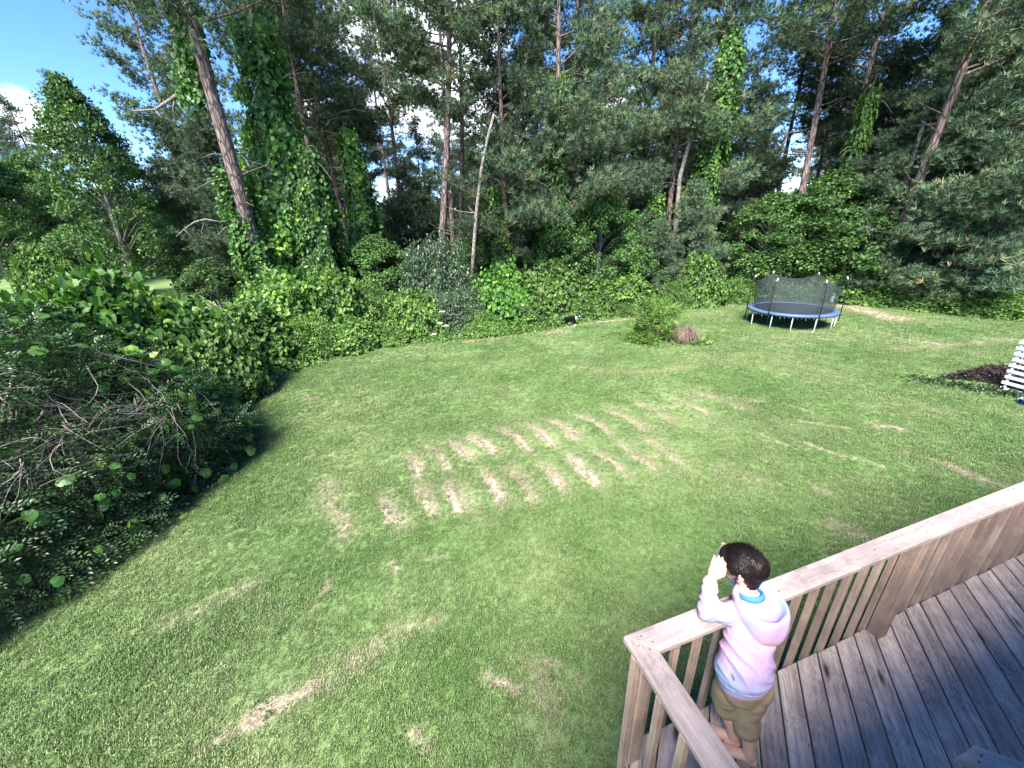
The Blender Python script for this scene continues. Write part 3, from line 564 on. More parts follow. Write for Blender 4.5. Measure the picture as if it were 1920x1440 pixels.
# ---- pines that can be told apart: (px, py on the trunk, plan distance, variant, scale, lean along image x (radians), label)
PINE_LIST = [
 (345, 300, 66, 3, 1.6, -.02, 'tall pine with long branches reaching left over blue sky behind the leaning trunk'),
 (175, 330, 84, 1, 1.05, -.05, 'slim pine with sparse upswept branches leftmost against the sky'),
 (505, 200, 37, 0, 1.0, 0, 'pine with dark crown rising right behind the vine covered tower'),
 (592, 300, 33, 4, .95, .01, 'thin pine trunk beside the tall vine tower on its right'),
 (640, 330, 41, 2, .95, -.01, 'straight pine behind the dark vine column left of the paired trunks'),
 (722, 200, 42, 4, 1.0, .0, 'slender dark pine left of the bright cloud gap'),
 (816, 250, 29, 2, 1.05, .09, 'tall bare pinkish pine trunk rising from the grey green mound'),
 (842, 330, 30.5, 4, .9, .02, 'second bare pine trunk just right of the tallest pinkish one'),
 (851, 300, 38, 2, 1.0, .05, 'narrow dark pine trunk third in the row above the grey green mound'),
 (700, 120, 55, 0, 1.05, .0, 'distant pine seen through the cloud gap in the middle of the woods'),
 (945, 200, 31, 3, 1.0, .0, 'full pine with bushy green crown right of the thin grey leaning trunk'),
 (1050, 220, 30, 3, 1.1, .0, 'dense dark pine with vines climbing its stem in the centre'),
 (1085, 100, 36, 0, 1.05, .0, 'pine left of the narrow strip of blue sky'),
 (1215, 200, 37, 1, 1.1, .0, 'pine with heavy crown just right of the narrow strip of blue sky'),
 (1290, 150, 36, 0, 1.0, .02, 'pine left of the tall vine wrapped stem on the right side'),
 (1345, 120, 37, 1, 1.1, .02, 'pine whose stem is wrapped in bright vines, right half of the woods'),
 (1525, 230, 37, 2, 1.08, -.05, 'large lit pine trunk standing behind the leafy thicket and trampoline'),
 (1475, 320, 50, 4, 1.0, .0, 'dim bare trunk in the dark gap left of the large lit pine'),
 (1640, 130, 47, 0, 1.1, .0, 'pine with open crown between the two largest right hand trunks'),
 (1822, 90, 36, 0, 1.15, .05, 'large pine at upper right with its trunk leaning out of the picture top'),
 (1850, 320, 44, 3, 1.0, .1, 'reddish leaning pine trunk half hidden at the right edge'),
 (1905, 200, 50, 1, 1.2, .05, 'rightmost tall pine cut by the picture edge'),
 (62, 300, 90, 0, .86, 0, 'far pine with flat rounded crown on the left skyline'),
 (5, 290, 96, 2, .80, 0, 'far pine leftmost of all on the skyline'),
]
def tilted(px, py, dist, lean):
    """foot of a trunk that passes through the seen point and leans along the picture's width"""
    x, y, z = at(px, py, dist); L_ = math.hypot(x, y); rx, ry = y / L_, -x / L_
    return x - rx * math.tan(lean) * z, y - ry * math.tan(lean) * z, (rx, ry)
for px, py, dist, v, sc, lean, lab in PINE_LIST:
    x, y, (rx, ry) = tilted(px, py, dist, lean)
    o = plant('pine_tree', PINES[v], (x, y, gz_at(x, y) - .1), lab, 'pine tree', 'pine trees at the edge of the woods', sc)
    o.rotation_euler = (Matrix.Rotation(lean, 3, Vector((-ry, rx, 0))) @ Matrix.Rotation(rng.uniform(0, 6.28), 3, 'Z')).to_euler()

# leaning big pine on the left, own mesh
def lean_pine():
    D_ = 27.0; b0 = at(474, 470, D_); b1 = at(352, 0, D_ - 1.2)
    base = np.array([b0[0], b0[1], 0.0]); d = (np.array(b1) - np.array(b0)); d /= d[2]; base = np.array(b0) - d * b0[2]
    H = 25.0; b = MB(); pts = [d * t * H + np.array([.12 * math.sin(t * 7), 0, 0]) for t in np.linspace(0, 1, 16)]
    b.tube(pts, [.42 - .3 * t for t in np.linspace(0, 1, 16)], 12)
    r = np.random.default_rng(5)
    for i in range(26):
        t = r.uniform(.3, .98); a = r.uniform(0, 6.28); L_ = r.uniform(.5, 3.5) * (1.2 if t > .55 else .5); p0 = d * t * H; q = np.array([math.cos(a), math.sin(a), r.uniform(-.2, .5)])
        b.tube([p0, p0 + q * L_ * .5 + r.normal(0, .1, 3), p0 + q * L_ + np.array([0, 0, .3])], [.07, .045, .02], 5, False)
    o = empty('pine_tree', tuple(base), 0, 'thick purple grey pine trunk leaning left beside the vine covered tower', 'pine tree', 'pine trees at the edge of the woods')
    b.build('trunk', MAT['bark'], o)
    C_ = []; 
    for i in range(190):
        t = r.uniform(.55, 1.0); a = r.uniform(0, 6.28); L_ = r.uniform(.6, 2.7); c = d * t * H + np.array([math.cos(a) * L_, math.sin(a) * L_, r.normal(.3, .5)]); C_.append(c + r.normal(0, 1, (13, 3)) * [.38, .38, .18])
    P = np.concatenate(C_); n = len(P); link('crown', leaf_cloud('pine_crown', P, nrm(r.normal(0, .7, (n, 3)) + [0, 0, .7]), nrm(r.normal(size=(n, 3))), r.uniform(.25, .4, n), .4 + .2 * r.normal(size=n), T_NEEDLE, MAT['pine'], r), o)
    # vines clinging on the left side
    n = 5200; t = np.concatenate([r.uniform(.02, .25, n // 3), r.uniform(.47, .69, n - n // 3)]); wv = np.where(t < .3, .5, .85 - 1.0 * np.clip(t - .5, 0, .3)) * (0.4 + fbm2(t * 40, t * 11, 3, 3)); a = r.uniform(0, 6.28, n)
    P = np.outer(t * H, d) + np.stack([-wv * r.uniform(.3, 1.6, n) + .2 * np.cos(a), .45 * np.sin(a) + .25, r.normal(0, .2, n)], 1)
    link('vine_cover', leaf_cloud('vine_leaves', P, nrm(r.normal(0, .4, (n, 3)) + [0, 0, -1]), nrm(r.normal(0, .4, (n, 3)) + [0, -1, .6]), r.uniform(.15, .28, n), .42 + .2 * r.normal(size=n), T_HEART, MAT['vine'], r), o)
lean_pine()

# thin grey leaning bare trunk in the middle, and one on the right
def bare_trunk(pts_px, dist, r0, r1, label, mat, forks=3, seed=1):
    P = [np.array(at(px, py, dist)) for px, py in pts_px]; d = (P[1] - P[0]) / (P[1][2] - P[0][2]); base = P[0] - d * P[0][2]; P = [base] + P
    r = np.random.default_rng(seed); b = MB(); Q = [p - base for p in P]; b.tube(Q, list(np.linspace(r0, r1, len(Q))), 8)
    for i in range(forks):
        k = r.integers(2, len(Q)); p0 = Q[k]; L_ = r.uniform(.6, 1.6); dd = np.array([r.normal(), r.normal() * .4, r.uniform(-.6, .6)]); b.tube([p0, p0 + dd * L_ * .5, p0 + dd * L_ + np.array([0, 0, .2])], [.035, .025, .01], 5, False)
    o = empty('bare_tree', tuple(base), 0, label, 'tree'); b.build('trunk', mat, o)
bare_trunk([(888, 470), (893, 400), (902, 320), (914, 260), (926, 214)], 27, .13, .07, 'thin pale grey dead trunk curving right above the hedge', MAT['bark_grey'], 6, 3)
bare_trunk([(1660, 480), (1688, 380), (1710, 300), (1738, 210)], 38, .17, .1, 'slim pale trunk leaning right in front of the dark pines on the right', MAT['bark_grey'], 5, 4)
bare_trunk([(1268, 415), (1275, 330), (1300, 240), (1330, 150)], 35, .2, .1, 'short stout grey trunk left of the vine wrapped stem', MAT['bark_grey'], 4, 6)
bare_trunk([(1448, 360), (1458, 300), (1475, 250)], 44, .2, .12, 'dead grey snag with crooked limbs left of the large lit trunk', MAT['bark_grey'], 12, 9)

# vine towers (px, py, dist, variant, scale(x,y,z), label)
VINE_LIST = [
 (520, 300, 29, 0, (1.1, 1.1, 1.22), 'tallest vine covered tower right of the thick leaning trunk'),
 (580, 350, 27.5, 3, (.85, .85, 1.0), 'broad vine curtain spilling down right of the tallest tower'),
 (475, 400, 27, 1, (1.0, 1, .8), 'bright vine column at the foot of the thick leaning trunk'),
 (668, 380, 33, 1, (1.2, 1.2, 1.1), 'dark vine column between the vine tower and the paired pink trunks'),
 (1037, 300, 29.5, 2, (.95, .95, .95), 'vine column hanging in the centre of the woods'),
 (930, 380, 30, 1, (.7, .7, .75), 'narrow vine strand beside the thin grey dead trunk'),
 (1335, 300, 36, 2, (1.1, 1.1, 1.15), 'tall bright vine wrapped stem on the right half of the woods'),
 (1605, 260, 41, 1, (.65, .65, 1.25), 'loose vine strand right of the large lit pine trunk'),
 (1230, 380, 34, 1, (.9, .9, .7), 'low vine column left of the vine wrapped stem'),
]
for px, py, dist, v, sc, lab in VINE_LIST:
    x, y, _ = at(px, py, dist); plant('vine_covered_tree', VINES[v], (x, y, gz_at(x, y) - .1), lab, 'vine covered tree', 'vine covered trees at the woods edge', sc, parts=('trunk', 'vine_cover'))

BROAD_LIST = [
 (208, 400, 58, 0, (1.42, 1.42, 1.6), 'large leafy green tree left of the pines beyond the far meadow'),
 (290, 430, 92, 2, (1.9, 1.9, 1.7), 'round leafy bush tree right of the large leafy tree'),
 (55, 420, 78, 1, 1.6, 'pale green distant tree at the left edge of the meadow'),
 (-30, 420, 74, 0, 1.5, 'distant tree cut by the left picture edge above the meadow'),
 (100, 430, 84, 0, 1.35, 'distant tree right of the pale one at the back of the meadow'),
 (130, 440, 62, 1, .8, 'small pale tree between the distant trees and the large leafy tree'),
 (1125, 430, 30.5, 1, (.85, .85, .88), 'pale leafed small tree above the hedge in the centre'),
 (1055, 460, 29, 2, (.75, .75, .78), 'dark leafed sapling left of the pale leafed small tree'),
 (1180, 470, 31, 2, (.7, .7, .75), 'leafy sapling right of the pale leafed small tree'),
 (1545, 430, 38.5, 1, (1.25, 1.25, .95), 'light green leafy thicket tree behind the trampoline, right half'),
 (1440, 450, 37, 1, (1.1, 1.1, .82), 'light green leafy thicket tree behind the trampoline, left half'),
 (1610, 470, 38, 2, (1.1, 1.1, .95), 'leafy sapling right of the trampoline thicket'),
 (700, 450, 29, 2, (1.0, 1, .75), 'shaded leafy sapling left of the grey green mound'),
 (380, 470, 29, 2, (.75, .75, .62), 'dull green shrub tree at the foot of the leaning trunk, on its left'),
]
for px, py, dist, v, sc, lab in BROAD_LIST:
    x, y, _ = at(px, py, dist); plant('leafy_tree', BROAD[v], (x, y, gz_at(x, y) - .1), lab, 'tree', 'leafy trees at the woods edge', sc)

YOUNG_LIST = [
 (345, 380, 62, 0, 1.55, 'young pine with drooping boughs left of the leaning trunk'), (405, 300, 37, 2, .95, 'taller young pine behind the drooping one left of the leaning trunk'),
 (1180, 330, 36, 2, 1.05, 'young pine filling the gap under the strip of blue sky'), (1290, 420, 33, 1, .85, 'small young pine left of the low vine shrub'),
 (1410, 330, 42, 2, 1.1, 'young pine in front of the dark gap right of the vine wrapped stem'), (1680, 400, 39, 2, 1.0, 'young pine with layered boughs right of the trampoline thicket'),
 (1760, 430, 37, 0, 1.05, 'young pine in the right hand row, second from the picture edge'), (1850, 440, 36, 0, 1.15, 'wide young pine at the right picture edge'),
 (1640, 330, 45, 2, 1.2, 'tall young pine between the two largest right hand trunks'), (1900, 360, 40, 2, 1.1, 'tall young pine cut off by the right picture edge'),
 (1000, 400, 33, 0, .95, 'young pine behind the sapling in the centre'), (890, 330, 45, 2, 1.0, 'shaded young pine behind the thin grey dead trunk'),
 (1240, 480, 31, 1, .6, 'brownish low pine right of the hedge end'), (760, 360, 40, 0, 1.0, 'shaded young pine behind the paired pink trunks'),
]
for px, py, dist, v, sc, lab in YOUNG_LIST:
    x, y, _ = at(px, py, dist); plant('young_pine', YOUNG[v], (x, y, gz_at(x, y) - .1), lab, 'pine tree', 'young pines at the woods edge', sc)

# the rest of the wood: nothing tells these apart
rb = np.random.default_rng(90); placed = 0
while placed < 92:
    px = rb.uniform(440, 2050); dist = rb.uniform(42, 80); x, y, _ = at(px, 300, dist)
    if 690 < px < 930 and rb.uniform() < .75: continue
    if 1620 < px < 1880 and rb.uniform() < .5: continue
    v = rb.integers(0, 5); plant('pine_tree', PINES[v], (x, y, gz_at(x, y) - .1), 'tall pine standing deep in the woods behind the hedge among many alike', 'pine tree', 'pines deep in the woods', rb.uniform(.62, .86), rz=rb.uniform(0, 6.28), tilt=(rb.normal(0, .015), rb.normal(0, .015))); placed += 1
for i in range(46):
    px = rb.uniform(460, 2000); dist = rb.uniform(36, 62); x, y, _ = at(px, 350, dist)
    if i % 2: plant('young_pine', YOUNG[i % 3], (x, y, gz_at(x, y) - .1), 'young pine in the shade of the woods among many alike', 'pine tree', 'young pines deep in the woods', rb.uniform(.5, .8), rz=rb.uniform(0, 6.28))
    else: plant('leafy_tree', BROAD[1 + (i // 2) % 2], (x, y, gz_at(x, y) - .1), 'leafy undergrowth tree in the shade of the woods among many alike', 'tree', 'undergrowth deep in the woods', rb.uniform(.5, .85), rz=rb.uniform(0, 6.28))
# far wood closing the view
def far_woods(name, az0, az1, d0, d1, h, n, label):
    r = np.random.default_rng(61); a = np.radians(r.uniform(az0, az1, n)); d = r.uniform(d0, d1, n); top = h * (.65 + .6 * fbm2(np.degrees(a) * .35, d * .05, 3, 3)); z = top * r.uniform(0, 1, n) ** .8
    P = np.stack([np.sin(a) * d, np.cos(a) * d, z], 1); P += r.normal(0, .6, P.shape)
    me = leaf_cloud(name, P, nrm(r.normal(size=(n, 3))), nrm(r.normal(size=(n, 3)) + [0, -.5, .8]), r.uniform(.7, 1.5, n), .3 + .2 * r.normal(size=n), T_DIAMOND, MAT['pine'], r)
    o = link(name, me); tag(o, label, 'woods', kind='stuff')
far_woods('far_woods', -26, 60, 82, 96, 11, 60000, 'far off wood closing the gaps between the trunks')
far_woods('distant_tree_line', -62, -26, 112, 130, 14, 40000, 'distant line of trees beyond the far meadow on the left')

for pts_, dist, r0_, lab in (([(416, 417), (385, 411), (365, 416), (345, 430), (330, 444)], 26.5, .05, 'bleached white dead branch sticking out left of the vine covered towers'),
                             ([(345, 150), (330, 180), (300, 200), (290, 206), (250, 208)], 31, .11, 'crooked grey dead limb hanging among the pine boughs at upper left')):
    W_ = [np.array(at(px, py, dist + .15 * i)) for i, (px, py) in enumerate(pts_)]; o = empty('dead_branch', tuple(W_[0]), 0, lab, 'branch'); b = MB(); Q_ = [w_ - W_[0] for w_ in W_]
    b.tube(Q_, list(np.linspace(r0_, r0_ * .35, len(Q_))), 6); b.tube([Q_[1], Q_[1] + np.array([-.5, .2, -.5]), Q_[1] + np.array([-.7, .3, -1.3])], [r0_ * .5, r0_ * .35, r0_ * .12], 5); b.tube([Q_[3], Q_[3] + np.array([.3, .1, -.5])], [r0_ * .4, r0_ * .1], 5)
    b.build('limb', MAT['bark_grey'], o)
# ---- hedge mounds: (px, py of the top, plan distance, radius, variant, label)
MOUND_LIST = [
 (190, 492, 18.6, 3.0, 5, 'big domed vine mound in front of the far meadow'),
 (330, 585, 17.6, 2.0, 0, 'leafy mound right below the domed vine mound'),
 (250, 640, 15.2, 1.9, 3, 'low shrub between the near dark bush and the domed mound'),
 (390, 610, 17.0, 1.5, 2, 'bright leafed shrub at the bend of the hedge'),
 (455, 560, 20.2, 2.3, 0, 'rounded hedge shrub below the leaning trunk'),
 (520, 505, 22.6, 2.6, 1, 'taller hedge shrub below the vine tower'),
 (600, 500, 24.0, 2.6, 2, 'broad vine tangled hedge shrub right of the vine tower foot'),
 (560, 590, 20.3, 1.7, 3, 'fine leafed hedge shrub on the lawn edge under the vine tower'),
 (640, 590, 21.0, 1.7, 0, 'hedge shrub on the lawn edge left of the dark hollow'),
 (690, 520, 24.4, 2.3, 3, 'dark fine leafed shrub left of the grey green mound'),
 (810, 425, 25.5, 2.5, 4, 'tall grey green honeysuckle mound at the foot of the pink trunks'),
 (770, 540, 22.6, 1.8, 0, 'bright vine shrub below the grey green mound'),
 (860, 530, 22.8, 2.0, 4, 'grey tinted shrub right of the honeysuckle mound'),
 (740, 620, 21.3, 1.3, 1, 'low shrub where the hedge bulges onto the lawn'),
 (940, 492, 24.2, 2.4, 5, 'vine mound below the thin grey dead trunk'),
 (900, 580, 21.9, 1.5, 3, 'low hedge shrub by the pale flowers'),
 (1030, 488, 26.0, 2.5, 0, 'pale leafed hedge mound left of the dog'),
 (990, 560, 23.4, 1.7, 2, 'low hedge shrub two along to the left of the dog'),
 (1075, 545, 25.2, 1.6, 1, 'yellow green hedge shrub directly behind the dog'),
 (1110, 515, 27.2, 2.1, 0, 'hedge shrub right of the yellow green one'),
 (1175, 508, 28.4, 2.2, 2, 'rounded last mound at the right end of the hedge'),
 (1165, 570, 26.4, 1.1, 3, 'lowest shrub at the right end of the hedge'),
 (1320, 470, 31.5, 2.1, 0, 'bright vine shrub standing alone right of the hedge end'),
 (1265, 525, 29.8, 1.5, 3, 'low scrub between the hedge end and the bright vine shrub'),
 (1385, 515, 33.2, 1.8, 3, 'low scrub left of the trampoline'),
 (1450, 505, 34.8, 2.0, 0, 'scrub behind the left side of the trampoline'),
 (1530, 500, 35.6, 2.0, 3, 'scrub behind the right side of the trampoline'),
 (1610, 495, 36.5, 2.3, 0, 'scrub right of the trampoline at the lawn edge'),
 (1690, 505, 36.4, 2.2, 1, 'bright scrub above the tan patch on the right'),
 (1760, 515, 36.3, 2.3, 3, 'dark scrub second from the right picture edge'),
 (1830, 525, 36.2, 2.3, 0, 'scrub next to the rightmost one'),
 (1905, 535, 36.0, 2.4, 3, 'rightmost scrub at the picture edge'),
 (372, 468, 60, 3.2, 0, 'round bush at the back of the far meadow'),
 (70, 455, 62, 3.0, 0, 'round light bush at the far left of the meadow'),
 (-15, 575, 17.0, 2.3, 5, 'vine mound behind the near dark bush at the left picture edge'),
]
for px, py, dist, rad, v, lab in MOUND_LIST:
    x, y, z = at(px, py, dist); g = gz_at(x, y); plant('hedge_shrub', MOUNDS[v], (x, y, g - .1), lab, 'shrub', 'shrubs of the overgrown hedge', (rad, rad, max(.9, (z - g) / 1.03)), parts=('stem', 'foliage'))
# low weeds joining hedge and lawn
def weeds():
    r = np.random.default_rng(8); P = []
    pts = HEDGE_LINE[2:15]
    for i in range(len(pts) - 1):
        a, b = np.array(pts[i]), np.array(pts[i + 1]); L_ = np.linalg.norm(b - a); n = int(L_ * 620); t = r.uniform(0, 1, (n, 1)); nrm_ = np.array([-(b - a)[1], (b - a)[0]]) / L_; off = r.normal(.35, .38, (n, 1)); q = a + (b - a) * t + nrm_ * off
        hh = np.clip(.28 + .5 * off[:, 0], .05, .9) * (.4 + 1.1 * vn2(q[:, 0] * 1.3, q[:, 1] * 1.3, 12)); P.append(np.concatenate([q, (hh * r.uniform(0, 1, n))[:, None] + hgt(q[:, 0], q[:, 1])[:, None]], 1))
    P = np.concatenate(P); n = len(P)
    me = leaf_cloud('hedge_weeds', P, nrm(r.normal(0, 1, (n, 3))), nrm(r.normal(0, .5, (n, 3)) + [0, -.3, 1]), r.uniform(.08, .2, n), .4 + .22 * r.normal(size=n), T_DIAMOND, MAT['shrub'], r)
    tag(link('hedge_weeds', me), 'low weeds and ground creepers along the foot of the hedge', 'weeds', kind='stuff')
weeds()

# ------------------------------------------------------------------ the dark overgrown bush close on the left
def near_bush():
    r = np.random.default_rng(17); cx_, cy_, rx_, ry_, H = -11.6, 6.9, 4.5, 5.0, 4.3
    o = empty('overgrown_bush', (cx_, cy_, 0), 0, 'huge dark bush with bare tangled twigs and large pale leaves, left of the lawn', 'bush')
    def surf(n, lo=-1.9, hi=2.2, smax=1.0):
        az = r.uniform(lo, hi, n); el = np.arcsin(r.uniform(0.0, smax, n)); d = np.stack([np.cos(az) * np.cos(el), np.sin(az) * np.cos(el), np.sin(el)], 1)
        l = .84 + .34 * fbm2(az * 2.6 + 4, el * 4.2, 71, 4) + .05 * (vn2(az * 14, el * 16, 8) - .5)
        P = d * l[:, None] * np.array([rx_, ry_, H]); return P, nrm(d / np.array([rx_, ry_, H])), az, el
    # leafy sprays
    P, D, az, el = surf(27000); dep = r.uniform(0, 1, len(P)) ** 1.5; P = P - D * (dep * 1.1)[:, None]
    hole = fbm2(az * 4.5, el * 5.5, 19, 3); k = (hole > .31) | (el < .4) | (dep > .45) & (r.uniform(size=len(P)) < .5); P, D, az, el, dep = P[k], D[k], az[k], el[k], dep[k]; n = len(P)
    U = nrm(D * .45 + r.normal(0, .6, (n, 3)) + [0.35, -.1, -.15]); Nn = nrm(D * .6 + r.normal(0, .35, (n, 3)) + [0, 0, .8])
    tone = .38 + .3 * (vn2(az * 9, el * 11, 5) - .5) + r.normal(0, .15, n) + .12 * (r.uniform(size=n) < .12)
    link('foliage', leaf_cloud('bush_sprays', P, U, Nn, r.uniform(.20, .42, n), tone + .08, T_SPRAY, MAT['privet'], r), o)
    # far and top side carries broader leaves
    P, D, az, el = surf(9000, .5, 3.3); k = r.uniform(size=len(P)) < np.clip((az - .2) * 1.2 - .5 + .8 * (vn2(az * 4, el * 4, 6) - .4), 0, 1); P, D = P[k] + D[k] * .05, D[k]; n = len(P)
    link('foliage', leaf_cloud('bush_vine_leaves', P, nrm(r.normal(0, .5, (n, 3)) + [0, 0, -.4] + D * .4), nrm(D + r.normal(0, .35, (n, 3)) + [0, 0, .6]), r.uniform(.12, .24, n), .42 + .2 * r.normal(size=n), T_HEART, MAT['vine'], r), o)
    # dead twig tangle: curved, in swirling bundles
    b = MB(); b2 = MB()
    for i in range(250):
        if i < 190: a0, e0 = r.normal(-.02, .22), abs(r.normal(.58, .13))
        else: a0, e0 = r.uniform(-1.6, 1.6), r.uniform(.15, 1.2)
        q = np.array([math.cos(a0) * math.cos(e0), math.sin(a0) * math.cos(e0), math.sin(e0)]); l = float(.84 + .34 * fbm2(np.array([a0 * 2.6 + 4]), np.array([e0 * 4.2]), 71, 4)[0]) + r.uniform(-.06, .02)
        p = q * l * np.array([rx_, ry_, H]); dn = q / np.array([rx_, ry_, H]); dn /= np.linalg.norm(dn)
        t = np.cross(dn, r.normal(size=3) + np.array([0, .4, .9])); t /= np.linalg.norm(t); L_ = r.uniform(.35, 1.5); curl = r.normal(0, 1.3); side = np.cross(dn, t); pts = []
        m_ = 7; a = r.uniform(0, .5)
        for k_ in range(m_):
            pts.append(p.copy()); p = p + (t * math.cos(a) + side * math.sin(a)) * L_ / m_ + dn * r.normal(0, .03) - dn * .012 * k_; a += curl / m_ + r.normal(0, .14)
        r0 = r.uniform(.005, .012) if i < 190 else r.uniform(.006, .013); (b if i < 190 else b2).tube(pts, list(np.linspace(r0, r0 * .35, m_)), 4, False)
    MAT['deadtwig'] = plain('dead_twig', (0.24, 0.20, 0.20), 0.85, 0.2, var=0.4, scale=4)
    t1 = b.build('twig_tangle', MAT['deadtwig'], o); t1['kind'] = 'stuff'
    t2 = b2.build('twig', MAT['deadtwig'], o); t2['kind'] = 'stuff'
    # inner stems so the shade inside has something in it
    b = MB()
    for i in range(60):
        a0, e0 = r.uniform(-1.9, 2.2), r.uniform(.1, 1.4); q = np.array([math.cos(a0) * math.cos(e0) * rx_, math.sin(a0) * math.cos(e0) * ry_, math.sin(e0) * H]) * .9
        b.tube([q * .05, q * .5 + r.normal(0, .25, 3), q], [.07, .04, .015], 5, False)
    b.build('stem', MAT['twig'], o)
    # single large lobed leaves
    LV = [(0.04, 0), (-.02, .26), (.14, .46), (.36, .50), (.60, .50), (.80, .26), (1.0, 0), (.80, -.26), (.60, -.50), (.36, -.50), (.14, -.46), (-.02, -.26)]
    meshes = []
    for s in range(4):
        rr = np.random.default_rng(s); V = [(0.35, 0, .05)] + [(x, y, -.16 * abs(y) ** 1.3 - .10 * x * x + rr.normal(0, .012)) for x, y in [(x * (1 + rr.normal(0, .04)), y * (1 + rr.normal(0, .08))) for x, y in LV]]
        Fc = [(0, 1 + i, 1 + (i + 1) % 12) for i in range(12)]; me = np_mesh('lobed_leaf', np.array(V), np.array(Fc), MAT['bigleaf'], tone=np.full(12, [.15, .4, .65, .95][s]), smooth=False); meshes.append(me)
    cl = [(-.42, .35, 9), (-1.25, .75, 14), (-.9, .95, 10), (.25, .75, 16), (.5, .62, 20), (.75, .5, 18), (1.0, .6, 18), (-.65, .1, 10), (-.3, .06, 9), (.1, .12, 10), (.35, .1, 8), (-1.35, .3, 12), (-1.1, .5, 8), (1.3, .8, 16), (.9, 1.0, 14), (.35, .42, 12), (-.15, .3, 6), (0.15, 1.0, 8), (-1.5, .55, 10), (-.8, .25, 8)]
    for a_, e_, n_ in cl:
        for q in range(n_):
            a0, e0 = a_ + r.normal(0, .11), max(.02, e_ + r.normal(0, .07)); d = np.array([math.cos(a0) * math.cos(e0), math.sin(a0) * math.cos(e0), math.sin(e0)])
            l = float(.84 + .34 * fbm2(np.array([a0 * 2.6 + 4]), np.array([e0 * 4.2]), 71, 4)[0]) + .02
            dn = d / np.array([rx_, ry_, H]); dn /= np.linalg.norm(dn); p = d * l * np.array([rx_, ry_, H]) + dn * r.uniform(-.02, .07)
            nn_ = Vector(dn * .9 + r.normal(0, .38, 3) + np.array([.1, -.15, .35])).normalized(); u = Vector(r.normal(0, .5, 3) + dn * .4 + np.array([0, 0, -.7])); u = (u - nn_ * u.dot(nn_)).normalized(); w = nn_.cross(u)
            s = r.uniform(.11, .27); M = Matrix(((u.x * s, w.x * s, nn_.x * s, p[0]), (u.y * s, w.y * s, nn_.y * s, p[1]), (u.z * s, w.z * s, nn_.z * s, p[2]), (0, 0, 0, 1)))
            lf = link('leaf', meshes[r.integers(0, 4)], o); lf.matrix_local = M
near_bush()

